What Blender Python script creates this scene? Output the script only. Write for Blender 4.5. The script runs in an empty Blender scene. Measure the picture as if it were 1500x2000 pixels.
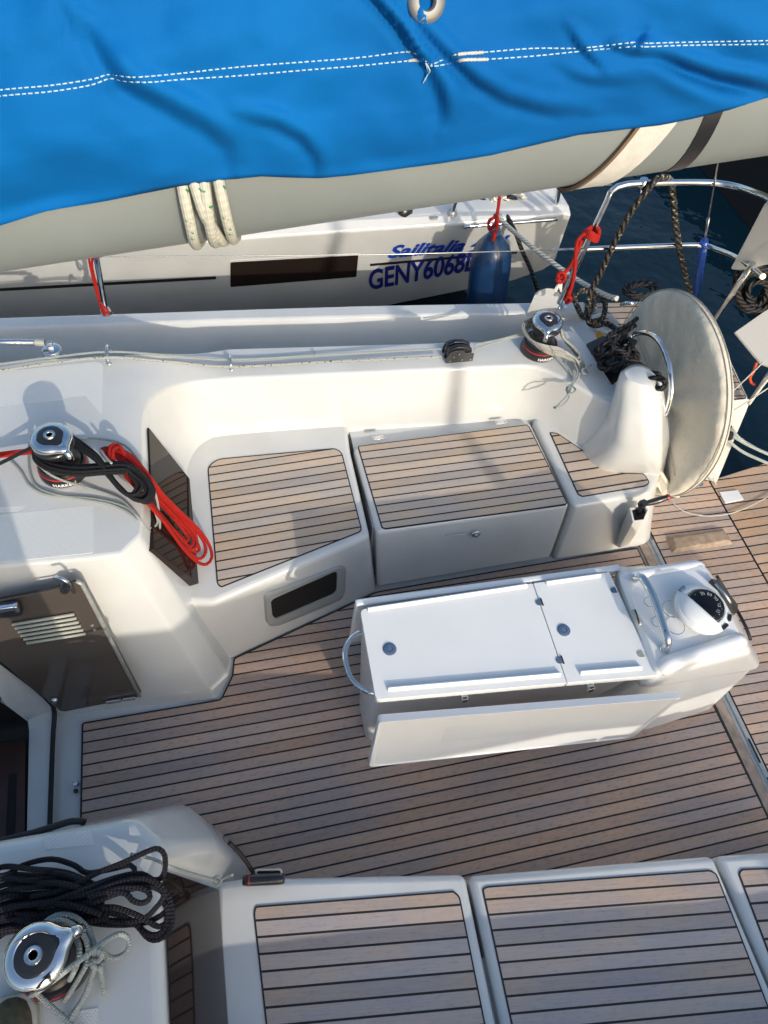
import bpy, bmesh, math, random
from mathutils import Vector, Matrix, noise
random.seed(7)
R = math.radians
sc = bpy.context.scene
col = sc.collection
# ------------------------------------------------------------------ camera
# scene axes: X towards the stern, Y to starboard, Z up; cockpit sole at z = 0
AX = Vector((0.97506238, -0.12199529, 0.18539285))   # scene X in camera axes (right, down, forward)
AY = Vector((-0.20518477, -0.81388461, 0.54359089))
AZ = Vector((0.08457285, -0.56807482, -0.81861984))
H = 2.9; FPX = 1400.0
EYE = Vector((0, 0, H))
cam_d = bpy.data.cameras.new('Camera'); cam = bpy.data.objects.new('Camera', cam_d); col.objects.link(cam)
cam_d.sensor_fit = 'VERTICAL'; cam_d.sensor_height = 24; cam_d.lens = 24 * FPX / 2000
cam_d.clip_start = 0.02; cam_d.clip_end = 5000
right = Vector((AX[0], AY[0], AZ[0])); down = Vector((AX[1], AY[1], AZ[1])); fwd = Vector((AX[2], AY[2], AZ[2]))
m3 = Matrix((right, -down, -fwd)).transposed()
cam.matrix_world = Matrix.Translation(EYE) @ m3.to_4x4()
sc.camera = cam
# ------------------------------------------------------------------ world and sun
SD = Vector((-0.26, 1.0, -0.46)).normalized()       # direction the sunlight travels
w = bpy.data.worlds.new('World'); sc.world = w; w.use_nodes = True
nt = w.node_tree; bg = nt.nodes['Background']
sky = nt.nodes.new('ShaderNodeTexSky'); sky.sky_type = 'NISHITA'; sky.sun_disc = False
sky.sun_elevation = math.asin(-SD.z); sky.sun_rotation = math.atan2(-SD.x, -SD.y)
sky.air_density = 1.5; sky.dust_density = 5.0; sky.ozone_density = 4.0
nt.links.new(sky.outputs[0], bg.inputs[0]); bg.inputs[1].default_value = 0.15
sl = bpy.data.lights.new('sun', 'SUN'); sl.energy = 2.0; sl.angle = R(0.53); sl.color = (1.0, 0.90, 0.76)
so = bpy.data.objects.new('sun', sl); col.objects.link(so)
so.rotation_euler = SD.to_track_quat('-Z', 'Y').to_euler()
sc.view_settings.view_transform = 'Standard'; sc.view_settings.look = 'None'
sc.view_settings.exposure = 0.50; sc.view_settings.gamma = 1.0

# ------------------------------------------------------------------ helpers
def V3(x, y, z): return Vector((x, y, z))
def ray(u, v):
    d = Vector((u - 750, v - 1000, FPX))
    return Vector((d.dot(AX), d.dot(AY), d.dot(AZ)))
def pk(u, v, k, val):
    r = ray(u, v); return EYE + r * ((val - EYE[k]) / r[k])
def P(u, v, z): return pk(u, v, 2, z)
def PY(u, v, y): return pk(u, v, 1, y)
def PL(u, v, o, n):
    r = ray(u, v); return EYE + r * ((o - EYE).dot(n) / r.dot(n))
def tag(o, label=None, cat=None, group=None, kind=None):
    if label: o['label'] = label
    if cat: o['category'] = cat
    if group: o['group'] = group
    if kind: o['kind'] = kind
    return o
def thing(name, loc, label, cat, group=None):
    o = bpy.data.objects.new(name, None); col.objects.link(o); o.location = loc; o.empty_display_size = 0.1
    bpy.context.view_layer.update()
    return tag(o, label, cat, group)
def link(name, me, mats, parent=None):
    for m in (mats if isinstance(mats, (list, tuple)) else [mats]): me.materials.append(m)
    o = bpy.data.objects.new(name, me); col.objects.link(o)
    if parent:
        o.parent = parent
        # geometry is written in scene coordinates: undo the parents' offsets
        off = Vector(); p = parent
        while p: off += p.location; p = p.parent
        o.location = -off
    return o
def bevel(o, wd, seg=3, ang=25):
    if wd > 0:
        b = o.modifiers.new('Bevel', 'BEVEL'); b.width = wd; b.segments = seg; b.limit_method = 'ANGLE'; b.angle_limit = R(ang); b.harden_normals = False
    return o
def smooth(me, ang=40):
    me.shade_smooth()
    try: me.set_sharp_from_angle(angle=R(ang))
    except Exception: pass
def mesh(name, vs, fs, mat, parent=None, bev=0, seg=3, ang=25, sh=60, sub=0):
    me = bpy.data.meshes.new(name); me.from_pydata([tuple(v) for v in vs], [], fs); me.update()
    bm = bmesh.new(); bm.from_mesh(me); bmesh.ops.remove_doubles(bm, verts=bm.verts, dist=1e-5)
    bmesh.ops.recalc_face_normals(bm, faces=bm.faces); bm.to_mesh(me); bm.free()
    smooth(me, sh); o = link(name, me, mat, parent); bevel(o, bev, seg, ang)
    if sub:
        s = o.modifiers.new('Sub', 'SUBSURF'); s.levels = sub; s.render_levels = sub
    return o
def grid(rows):
    vs = [p for r in rows for p in r]; n = len(rows[0]); fs = []
    for i in range(len(rows) - 1):
        for j in range(n - 1):
            fs.append((i*n+j, i*n+j+1, (i+1)*n+j+1, (i+1)*n+j))
    return vs, fs
def loft(rings, caps=True):
    n = len(rings[0]); vs = [p for r in rings for p in r]; fs = []
    for i in range(len(rings) - 1):
        for j in range(n):
            k = (j + 1) % n; fs.append((i*n+j, i*n+k, (i+1)*n+k, (i+1)*n+j))
    if caps: fs.append(tuple(range(n))[::-1]); fs.append(tuple(range((len(rings)-1)*n, len(rings)*n)))
    return vs, fs
def boxv(c, sx, sy, sz, m=None):
    vs = [Vector((x*sx/2, y*sy/2, z*sz/2)) for z in (-1, 1) for x, y in ((-1,-1),(1,-1),(1,1),(-1,1))]
    if m: vs = [m @ v for v in vs]
    vs = [v + Vector(c) for v in vs]
    return vs, [(3,2,1,0),(4,5,6,7),(0,1,5,4),(1,2,6,5),(2,3,7,6),(3,0,4,7)]
class MB:
    def __init__(s): s.v = []; s.f = []
    def add(s, vf):
        n = len(s.v); s.v += list(vf[0]); s.f += [tuple(i + n for i in f) for f in vf[1]]; return s
    def build(s, name, mat, parent=None, **k): return mesh(name, s.v, s.f, mat, parent, **k)
def frame(z, x=None):
    z = Vector(z).normalized(); x = Vector(x) if x is not None else (Vector((1,0,0)) if abs(z.x) < .9 else Vector((0,1,0)))
    y = z.cross(x).normalized(); x = y.cross(z)
    return Matrix((x, y, z)).transposed()
def lathe(prof, c, axis=(0,0,1), n=32, x=None, caps=True):
    m = frame(axis, x); c = Vector(c); rings = []
    for r, h in prof:
        rings.append([c + m @ Vector((r*math.cos(2*math.pi*i/n), r*math.sin(2*math.pi*i/n), h)) for i in range(n)])
    return loft(rings, caps)
def spline(pts, step=0.012, closed=False):
    pts = [Vector(p) for p in pts]; n = len(pts); out = []
    rng = range(n if closed else n - 1)
    for i in rng:
        if closed: a, b, c, d = pts[(i-1)%n], pts[i], pts[(i+1)%n], pts[(i+2)%n]
        else: a, b, c, d = pts[max(i-1,0)], pts[i], pts[i+1], pts[min(i+2,n-1)]
        L = (c - b).length; k = max(2, int(L/step))
        for j in range(k):
            t = j/k
            out.append(0.5*((2*b) + (c-a)*t + (2*a-5*b+4*c-d)*t*t + (3*b-a-3*c+d)*t**3))
    if not closed: out.append(pts[-1])
    return out
def tubev(path, r, n=10, closed=False, rf=None):
    """rings along a path, parallel-transported; also returns uv (around, metres along)"""
    T = []; N = len(path)
    for i in range(N):
        a = path[(i-1)%N] if closed or i > 0 else path[i]; b = path[(i+1)%N] if closed or i < N-1 else path[i]
        t = (b - a); T.append(t.normalized() if t.length > 1e-9 else Vector((0,0,1)))
    x = T[0].orthogonal().normalized(); rings = []; s = 0; S = []
    for i in range(N):
        if i: s += (path[i]-path[i-1]).length
        S.append(s)
        x = (x - T[i]*x.dot(T[i])); x = x.normalized() if x.length > 1e-6 else T[i].orthogonal().normalized()
        y = T[i].cross(x); rr = r*(rf(i/(N-1)) if rf else 1)
        rings.append([path[i] + x*(rr*math.cos(2*math.pi*k/n)) + y*(rr*math.sin(2*math.pi*k/n)) for k in range(n)])
    return rings, S
def tubes(name, paths, r, mat, parent=None, n=10, closed=False, caps=True, rf=None):
    """one mesh of one or several tubes with braid uv"""
    me = bpy.data.meshes.new(name); bm = bmesh.new(); uvl = bm.loops.layers.uv.new('UVMap')
    for path in paths:
        rings, S = tubev(path, r, n, closed, rf)
        V = [[bm.verts.new(p) for p in ring] for ring in rings]; N = len(V)
        for i in range(N if closed else N-1):
            i2 = (i+1) % N; s2 = S[i2] if i2 else S[-1] + (path[0]-path[-1]).length
            for k in range(n):
                k2 = (k+1) % n
                f = bm.faces.new((V[i][k], V[i][k2], V[i2][k2], V[i2][k])); f.smooth = True
                for l, uv in zip(f.loops, ((k/n, S[i]), ((k+1)/n, S[i]), ((k+1)/n, s2), (k/n, s2))): l[uvl].uv = uv
        if caps and not closed:
            bm.faces.new(V[0][::-1]); bm.faces.new(V[-1])
    bm.to_mesh(me); bm.free()
    return link(name, me, mat, parent)
def pz(L): return [P(*p) for p in L]
def roundpoly(pts, rad, seg=5):
    """round the corners of a 2-D/3-D polygon; rad a number or a list"""
    n = len(pts); out = []
    for i in range(n):
        r = rad[i] if isinstance(rad, (list, tuple)) else rad
        p = Vector(pts[i]); a = Vector(pts[i-1]); b = Vector(pts[(i+1)%n])
        if r <= 0: out.append(p); continue
        da = (a-p); db = (b-p); la, lb = da.length, db.length; da.normalize(); db.normalize()
        r2 = min(r, la*.45, lb*.45); s = p + da*r2; e = p + db*r2
        for k in range(seg+1):
            t = k/seg; out.append(s*(1-t)**2 + p*2*t*(1-t) + e*t*t)
    return out
def inset(pts, d):
    n = len(pts); out = []; A = sum(pts[i].x*pts[(i+1)%n].y - pts[(i+1)%n].x*pts[i].y for i in range(n)); sgn = 1 if A > 0 else -1
    for i in range(n):
        p, a, b = pts[i], pts[i-1], pts[(i+1)%n]
        e1 = (p-a); e2 = (b-p); n1 = Vector((-e1.y, e1.x, 0)).normalized()*sgn; n2 = Vector((-e2.y, e2.x, 0)).normalized()*sgn
        m = (n1+n2); m = m.normalized() if m.length > 1e-6 else n1; k = d/max(.4, m.dot(n1))
        out.append(p + m*k)
    return out

# ------------------------------------------------------------------ materials
def newmat(name):
    m = bpy.data.materials.new(name); m.use_nodes = True; t = m.node_tree; b = t.nodes['Principled BSDF']
    return m, t, b
def nd(t, kind, **k):
    n = t.nodes.new(kind)
    for a, v in k.items(): setattr(n, a, v)
    return n
def lk(t, a, b): t.links.new(a, b)
def plain(name, c, rough=.4, metal=0, coat=0, noise_amt=0, nscale=8, bump=0, bscale=200, spec=None, coord='Object'):
    m, t, b = newmat(name)
    b.inputs['Base Color'].default_value = (*c, 1); b.inputs['Roughness'].default_value = rough; b.inputs['Metallic'].default_value = metal
    b.inputs['Coat Weight'].default_value = coat; b.inputs['Coat Roughness'].default_value = .06
    if spec is not None: b.inputs['Specular IOR Level'].default_value = spec
    tc = nd(t, 'ShaderNodeTexCoord')
    if noise_amt:
        nz = nd(t, 'ShaderNodeTexNoise'); nz.inputs['Scale'].default_value = nscale; nz.inputs['Detail'].default_value = 6; lk(t, tc.outputs[coord], nz.inputs['Vector'])
        mr = nd(t, 'ShaderNodeMapRange'); mr.inputs['From Min'].default_value = .3; mr.inputs['From Max'].default_value = .7
        mr.inputs['To Min'].default_value = 1-noise_amt; mr.inputs['To Max'].default_value = 1+noise_amt*.3; lk(t, nz.outputs['Fac'], mr.inputs['Value'])
        mx = nd(t, 'ShaderNodeVectorMath', operation='SCALE'); mx.inputs[0].default_value = c; lk(t, mr.outputs[0], mx.inputs['Scale']); lk(t, mx.outputs[0], b.inputs['Base Color'])
    if bump:
        n2 = nd(t, 'ShaderNodeTexNoise'); n2.inputs['Scale'].default_value = bscale; n2.inputs['Detail'].default_value = 3; lk(t, tc.outputs[coord], n2.inputs['Vector'])
        bp = nd(t, 'ShaderNodeBump'); bp.inputs['Strength'].default_value = bump; bp.inputs['Distance'].default_value = .004
        lk(t, n2.outputs['Fac'], bp.inputs['Height']); lk(t, bp.outputs[0], b.inputs['Normal'])
    return m
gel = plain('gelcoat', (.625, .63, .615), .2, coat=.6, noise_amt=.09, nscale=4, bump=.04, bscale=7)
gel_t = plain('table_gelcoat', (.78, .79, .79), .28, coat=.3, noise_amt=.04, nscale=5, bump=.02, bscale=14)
def nonskid_mat():
    m, t, b = newmat('nonskid'); b.inputs['Base Color'].default_value = (.74, .75, .735, 1); b.inputs['Roughness'].default_value = .55
    tc = nd(t, 'ShaderNodeTexCoord'); mp = nd(t, 'ShaderNodeMapping'); mp.inputs['Scale'].default_value = (155, 155, 155); mp.inputs['Rotation'].default_value = (0, 0, R(45))
    lk(t, tc.outputs['Object'], mp.inputs[0]); ck = nd(t, 'ShaderNodeTexVoronoi', feature='F1', distance='CHEBYCHEV'); ck.inputs['Scale'].default_value = 1; ck.inputs['Randomness'].default_value = 0
    lk(t, mp.outputs[0], ck.inputs['Vector'])
    cr = nd(t, 'ShaderNodeMapRange'); cr.inputs['From Min'].default_value = .25; cr.inputs['From Max'].default_value = .5; cr.inputs['To Min'].default_value = 1; cr.inputs['To Max'].default_value = 0
    lk(t, ck.outputs['Distance'], cr.inputs['Value'])
    bp = nd(t, 'ShaderNodeBump'); bp.inputs['Strength'].default_value = .8; bp.inputs['Distance'].default_value = .0015; lk(t, cr.outputs[0], bp.inputs['Height']); lk(t, bp.outputs[0], b.inputs['Normal'])
    return m
nonskid = nonskid_mat()
chrome = plain('polished_steel', (.72, .73, .74), .08, metal=1, noise_amt=.1, nscale=25)
alu = plain('brushed_aluminium', (.42, .43, .41), .42, metal=.35, noise_amt=.2, nscale=40)
blackp = plain('black_plastic', (.018, .018, .021), .3, coat=.2, noise_amt=.2, nscale=20, bump=.1, bscale=120)
rubber = plain('black_caulk', (.012, .011, .012), .6)
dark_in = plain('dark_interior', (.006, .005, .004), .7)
acryl = plain('smoked_acrylic', (.020, .013, .011), .05, coat=0, spec=.22)
acryl.node_tree.nodes['Principled BSDF'].inputs['IOR'].default_value = 1.36
acryl_n = plain('smoked_acrylic_near', (.018, .011, .010), .05, coat=0, spec=.4); acryl_n.node_tree.nodes['Principled BSDF'].inputs['IOR'].default_value = 1.2
acryl_d = plain('smoked_door_acrylic', (.075, .06, .05), .07, coat=.5, spec=.5)
boomgrey = plain('boom_anodised', (.225, .25, .247), .45, metal=.1, noise_amt=.12, nscale=5, bump=.04, bscale=300)
webbing = plain('white_webbing', (.58, .56, .51), .8, noise_amt=.1, nscale=60, bump=.3, bscale=500)
browncloth = plain('brown_leather', (.17, .11, .07), .7, noise_amt=.3, nscale=40, bump=.3, bscale=300)
bluegrey = plain('blue_grey_cap', (.09, .14, .24), .3, noise_amt=.2, nscale=30)
navytext = plain('navy_lettering', (.014, .022, .22), .35)
bluetext = plain('blue_lettering', (.008, .05, .38), .35)
whitetext = plain('white_lettering', (.7, .7, .7), .4)
redring = plain('red_ring', (.5, .02, .03), .3)
bluetube = plain('blue_tube', (.02, .09, .42), .3, noise_amt=.2, nscale=20)
brownwood = plain('brown_wood_step', (.055, .02, .01), .35, noise_amt=.4, nscale=9)
orangetag = plain('orange_tag', (.6, .28, .02), .5)
slatm = plain('vent_slat', (.42,.42,.35), .5)
offwhite = plain('ivory_plastic', (.66, .65, .60), .4, noise_amt=.06, nscale=20)
darkrefl = plain('dark_reflection_tone', (.004, .004, .005), .55, spec=.2)  # near-black for the hull shape that replaces a dark water reflection
shoe_up = plain('olive_suede', (.12, .10, .055), .9, noise_amt=.4, nscale=60, bump=.5, bscale=300)
shoe_sole = plain('pale_rubber', (.5, .48, .40), .7, noise_amt=.15, nscale=40)
jean = plain('dark_denim', (.03, .04, .07), .9, noise_amt=.3, nscale=80)
skin = plain('skin', (.45, .27, .2), .5)
hairm = plain('hair', (.03, .02, .015), .7)

def teak_mat(name, tint, dirt=.3, lt=.06):
    """uv.y counts planks (a caulk seam at every whole number), uv.x is metres along the plank"""
    m, t, b = newmat(name); uv = nd(t, 'ShaderNodeUVMap'); sp = nd(t, 'ShaderNodeSeparateXYZ'); lk(t, uv.outputs[0], sp.inputs[0])
    def math_(op, a, bb=None, c=None):
        n = nd(t, 'ShaderNodeMath', operation=op)
        for i, v in enumerate((a, bb, c)):
            if v is None: continue
            if isinstance(v, (int, float)): n.inputs[i].default_value = v
            else: lk(t, v, n.inputs[i])
        return n.outputs[0]
    fr = math_('FRACT', sp.outputs[1]); ce = math_('ABSOLUTE', math_('SUBTRACT', fr, .5))
    seam = nd(t, 'ShaderNodeMapRange'); seam.inputs['From Min'].default_value = .5-lt-.008; seam.inputs['From Max'].default_value = .5-lt+.008; lk(t, ce, seam.inputs['Value'])
    pid = math_('FLOOR', sp.outputs[1])
    wn = nd(t, 'ShaderNodeTexWhiteNoise', noise_dimensions='1D'); lk(t, pid, wn.inputs['W'])
    # grain stretched along the plank
    cx = nd(t, 'ShaderNodeCombineXYZ'); lk(t, math_('MULTIPLY', sp.outputs[0], 3.0), cx.inputs[0]); lk(t, math_('MULTIPLY', sp.outputs[1], 6.0), cx.inputs[1]); lk(t, math_('MULTIPLY', wn.outputs[0], 40), cx.inputs[2])
    g = nd(t, 'ShaderNodeTexNoise'); g.inputs['Scale'].default_value = 3; g.inputs['Detail'].default_value = 8; g.inputs['Roughness'].default_value = .65; lk(t, cx.outputs[0], g.inputs['Vector'])
    cx2 = nd(t, 'ShaderNodeCombineXYZ'); lk(t, math_('MULTIPLY', sp.outputs[0], 5.0), cx2.inputs[0]); lk(t, math_('MULTIPLY', sp.outputs[1], .6), cx2.inputs[1])
    st = nd(t, 'ShaderNodeTexNoise'); st.inputs['Scale'].default_value = .55; st.inputs['Detail'].default_value = 5; lk(t, cx2.outputs[0], st.inputs['Vector'])
    fine = nd(t, 'ShaderNodeTexNoise'); fine.inputs['Scale'].default_value = 7; fine.inputs['Detail'].default_value = 6; fine.inputs['Roughness'].default_value = .7; lk(t, cx2.outputs[0], fine.inputs['Vector'])
    ramp = nd(t, 'ShaderNodeValToRGB'); e = ramp.color_ramp.elements
    a = Vector(tint)
    e[0].position = .25; e[0].color = (*(a*.72), 1); e[1].position = .78; e[1].color = (*(Vector((a.x*1.12, a.y*1.14, a.z*1.16))), 1)
    mixv = math_('ADD', math_('MULTIPLY', g.outputs['Fac'], .66), math_('MULTIPLY', wn.outputs[0], .30)); lk(t, mixv, ramp.inputs[0])
    # warm and grey weathering, dirt stains
    mix1 = nd(t, 'ShaderNodeMix', data_type='RGBA', blend_type='MULTIPLY'); mix1.inputs[0].default_value = 1; lk(t, ramp.outputs[0], mix1.inputs[6])
    r2 = nd(t, 'ShaderNodeValToRGB'); q = r2.color_ramp.elements; q[0].position = .36; q[0].color = (.80, .86, .98, 1); q[1].position = .66; q[1].color = (1.05, .95, .85, 1); lk(t, st.outputs['Fac'], r2.inputs[0]); lk(t, r2.outputs[0], mix1.inputs[7])
    mix2 = nd(t, 'ShaderNodeMix', data_type='RGBA', blend_type='MULTIPLY'); lk(t, mix1.outputs[2], mix2.inputs[6]); mix2.inputs[7].default_value = (.35, .28, .25, 1)
    dm = nd(t, 'ShaderNodeMapRange'); dm.inputs['From Min'].default_value = .52; dm.inputs['From Max'].default_value = .78; dm.inputs['To Max'].default_value = dirt; lk(t, fine.outputs['Fac'], dm.inputs['Value']); lk(t, dm.outputs[0], mix2.inputs[0])
    mix3 = nd(t, 'ShaderNodeMix', data_type='RGBA'); lk(t, seam.outputs[0], mix3.inputs[0]); lk(t, mix2.outputs[2], mix3.inputs[6]); mix3.inputs[7].default_value = (.010, .008, .009, 1)
    lk(t, mix3.outputs[2], b.inputs['Base Color']); b.inputs['Roughness'].default_value = .62
    hgt = math_('SUBTRACT', math_('MULTIPLY', g.outputs['Fac'], .35), seam.outputs[0])
    bp = nd(t, 'ShaderNodeBump'); bp.inputs['Strength'].default_value = .5; bp.inputs['Distance'].default_value = .0016; lk(t, hgt, bp.inputs['Height']); lk(t, bp.outputs[0], b.inputs['Normal'])
    return m
teak_bench = teak_mat('teak_bench', (.60, .495, .39), .3, .075)
teak_sole = teak_mat('teak_sole', (.56, .405, .315), .75, .072)
teak_port = teak_mat('teak_port', (.54, .445, .385), .4, .072)
teak_aft = teak_mat('teak_aft', (.56, .42, .33), .7, .07)
teak_plat = teak_mat('teak_platform', (.58, .41, .28), .5, .07)

teak_plain = plain('teak_plank', (.36,.28,.23), .65, noise_amt=.3, nscale=25, bump=.15, bscale=150)
def rope_mat(name, c1, c2, f=70, k=6, spec=.25, fleck=None, bump=.7):
    m, t, b = newmat(name); uv = nd(t, 'ShaderNodeUVMap'); sp = nd(t, 'ShaderNodeSeparateXYZ'); lk(t, uv.outputs[0], sp.inputs[0])
    def mt(op, a, bb=None):
        n = nd(t, 'ShaderNodeMath', operation=op)
        for i, v in enumerate((a, bb)):
            if v is None: continue
            if isinstance(v, (int, float)): n.inputs[i].default_value = v
            else: lk(t, v, n.inputs[i])
        return n.outputs[0]
    a = mt('MULTIPLY', sp.outputs[0], k*2*math.pi); l = mt('MULTIPLY', sp.outputs[1], f*2*math.pi)
    s1 = mt('SINE', mt('ADD', a, l)); s2 = mt('SINE', mt('SUBTRACT', a, l)) if bump < .9 else s1
    hgt = mt('MULTIPLY', s1, s2) if bump < .9 else s1
    mr = nd(t, 'ShaderNodeMapRange'); mr.inputs['From Min'].default_value = -1; lk(t, hgt, mr.inputs['Value'])
    mx = nd(t, 'ShaderNodeMix', data_type='RGBA'); lk(t, mr.outputs[0], mx.inputs[0]); mx.inputs[6].default_value = (*c1, 1); mx.inputs[7].default_value = (*c2, 1)
    outc = mx.outputs[2]
    if fleck:
        cc = nd(t, 'ShaderNodeCombineXYZ'); lk(t, mt('MULTIPLY', sp.outputs[0], 5), cc.inputs[0]); lk(t, mt('MULTIPLY', sp.outputs[1], 150), cc.inputs[1])
        vz = nd(t, 'ShaderNodeTexNoise'); vz.inputs['Scale'].default_value = .6; lk(t, cc.outputs[0], vz.inputs['Vector'])
        gt = nd(t, 'ShaderNodeMapRange'); gt.inputs['From Min'].default_value = .6; gt.inputs['From Max'].default_value = .66; lk(t, vz.outputs['Fac'], gt.inputs['Value'])
        m2 = nd(t, 'ShaderNodeMix', data_type='RGBA'); lk(t, gt.outputs[0], m2.inputs[0]); lk(t, outc, m2.inputs[6]); m2.inputs[7].default_value = (*fleck, 1); outc = m2.outputs[2]
    lk(t, outc, b.inputs['Base Color']); b.inputs['Roughness'].default_value = .6; b.inputs['Specular IOR Level'].default_value = spec
    bp = nd(t, 'ShaderNodeBump'); bp.inputs['Strength'].default_value = min(1, bump); bp.inputs['Distance'].default_value = .003; lk(t, hgt, bp.inputs['Height']); lk(t, bp.outputs[0], b.inputs['Normal'])
    return m
rp_black = rope_mat('rope_black', (.006, .006, .008), (.035, .033, .035))
rp_navy = rope_mat('rope_dark_navy', (.004, .004, .008), (.020, .020, .030), f=60)
rp_red = rope_mat('rope_red', (.25, .006, .006), (.62, .028, .018))
rp_grey = rope_mat('rope_grey', (.33, .37, .36), (.52, .56, .53), f=80)
rp_fleck = rope_mat('rope_flecked', (.42, .43, .40), (.60, .61, .56), f=80, fleck=(.06, .07, .06))
rp_green = rope_mat('rope_cream_green_fleck', (.44, .43, .36), (.54, .53, .45), f=55, bump=.25, fleck=(.05, .22, .10))
rp_white = rope_mat('rope_white_laid', (.45, .43, .37), (.72, .70, .62), f=34, k=3, bump=1.0)
rp_tan = rope_mat('rope_tan_laid', (.35, .27, .14), (.62, .52, .32), f=34, k=3, bump=1.0)
rp_mottle = rope_mat('rope_mottled_black', (.012, .011, .010), (.05, .046, .04), f=26, k=3, fleck=(.40, .34, .24), bump=1.0)
rp_blklaid = rope_mat('rope_black_laid', (.004, .004, .005), (.04, .04, .042), f=26, k=3, bump=1.0)
rp_thin = plain('thin_grey_line', (.5, .5, .45), .6)
wire_m = plain('stainless_wire', (.6, .6, .58), .25, metal=.9)

def cloth_mat(name, c, c2, wr=.5, stain=0, weave=900):
    m, t, b = newmat(name); tc = nd(t, 'ShaderNodeTexCoord')
    nz = nd(t, 'ShaderNodeTexNoise'); nz.inputs['Scale'].default_value = 2.2; nz.inputs['Detail'].default_value = 7; lk(t, tc.outputs['Object'], nz.inputs['Vector'])
    mx = nd(t, 'ShaderNodeMix', data_type='RGBA'); mr = nd(t, 'ShaderNodeMapRange'); mr.inputs['From Min'].default_value = .35; mr.inputs['From Max'].default_value = .7
    lk(t, nz.outputs['Fac'], mr.inputs['Value']); lk(t, mr.outputs[0], mx.inputs[0]); mx.inputs[6].default_value = (*c, 1); mx.inputs[7].default_value = (*c2, 1)
    lk(t, mx.outputs[2], b.inputs['Base Color']); b.inputs['Roughness'].default_value = .8
    b.inputs['Sheen Weight'].default_value = .15
    wv = nd(t, 'ShaderNodeTexNoise'); wv.inputs['Scale'].default_value = weave; wv.inputs['Detail'].default_value = 2; lk(t, tc.outputs['Object'], wv.inputs['Vector'])
    w2 = nd(t, 'ShaderNodeTexNoise'); w2.inputs['Scale'].default_value = 9; w2.inputs['Detail'].default_value = 4; lk(t, tc.outputs['Object'], w2.inputs['Vector'])
    b1 = nd(t, 'ShaderNodeBump'); b1.inputs['Strength'].default_value = .25; b1.inputs['Distance'].default_value = .001; lk(t, wv.outputs['Fac'], b1.inputs['Height'])
    b2 = nd(t, 'ShaderNodeBump'); b2.inputs['Strength'].default_value = wr; b2.inputs['Distance'].default_value = .02; lk(t, w2.outputs['Fac'], b2.inputs['Height']); lk(t, b1.outputs[0], b2.inputs['Normal']); lk(t, b2.outputs[0], b.inputs['Normal'])
    return m
bluecloth = cloth_mat('blue_acrylic_canvas', (.0, .098, .335), (.0, .125, .395), .22)
blue_bs = bluecloth.node_tree.nodes['Principled BSDF']; blue_bs.inputs['Sheen Weight'].default_value = 0; blue_bs.inputs['Specular IOR Level'].default_value = .15
canvas = cloth_mat('pale_canvas', (.72, .67, .57), (.58, .53, .43), 1.0)

def water_mat():
    m, t, b = newmat('harbour_water'); b.inputs['Base Color'].default_value = (.002, .012, .022, 1); b.inputs['Roughness'].default_value = .04; b.inputs['IOR'].default_value = 1.33
    tc = nd(t, 'ShaderNodeTexCoord'); nz = nd(t, 'ShaderNodeTexNoise'); nz.inputs['Scale'].default_value = 1.6; nz.inputs['Detail'].default_value = 4; lk(t, tc.outputs['Object'], nz.inputs['Vector'])
    bp = nd(t, 'ShaderNodeBump'); bp.inputs['Strength'].default_value = .6; bp.inputs['Distance'].default_value = .08; lk(t, nz.outputs['Fac'], bp.inputs['Height']); lk(t, bp.outputs[0], b.inputs['Normal'])
    return m
water = water_mat()

# ------------------------------------------------------------------ water
WZ = -0.45
vs, fs = boxv((0, 0, WZ-.01), 4000, 4000, .02)
tag(mesh('water', [Vector((-2000,-2000,WZ)), Vector((2000,-2000,WZ)), Vector((2000,2000,WZ)), Vector((-2000,2000,WZ))], [(0,1,2,3)], water), kind='structure')

# ------------------------------------------------------------------ own yacht
yacht = thing('sailing_yacht', (0.6, .9, WZ), 'white sailing yacht with open cockpit, teak sole and teak-topped benches', 'sailing yacht')
ISL = .85; CO = .70; GW = .57; B = .42; SD_Z = .38

def teak_panel(name, px, z, la, lb, pn, n, mat, parent, rad=.02, th=.006, bw=.005, lift=.0):
    """px: outline pixels; la,lb: two pixels on one seam; pn: a pixel on the n-th seam from it"""
    out = roundpoly([P(u, v, z) for u, v in px], rad); z2 = z + lift
    inn = inset(out, bw); a = P(*la, z); d = (P(*lb, z) - a).normalized(); pr = Vector((-d.y, d.x, 0)); pitch = (P(*pn, z) - a).dot(pr)/n
    me = bpy.data.meshes.new(name); bm = bmesh.new(); uvl = bm.loops.layers.uv.new('UVMap')
    top_o = [bm.verts.new((p.x, p.y, z2)) for p in out]; top_i = [bm.verts.new((p.x, p.y, z2)) for p in inn]; bot = [bm.verts.new((p.x, p.y, z2-th)) for p in out]
    N = len(out); f = bm.faces.new(top_i); f.material_index = 0; fl = [f]
    for i in range(N):
        j = (i+1) % N
        f = bm.faces.new((top_o[i], top_o[j], top_i[j], top_i[i])); f.material_index = 1
        f = bm.faces.new((bot[i], bot[j], top_o[j], top_o[i])); f.material_index = 1
    bmesh.ops.recalc_face_normals(bm, faces=bm.faces)
    for f in bm.faces:
        if f.normal.z < -.5: f.normal_flip()
        for l in f.loops:
            q = l.vert.co - a; l[uvl].uv = (q.dot(d), q.dot(pr)/pitch)
    bmesh.ops.triangulate(bm, faces=[f for f in bm.faces if len(f.verts) > 4])
    bm.to_mesh(me); bm.free()
    return link(name, me, [mat, rubber], parent)

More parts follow.
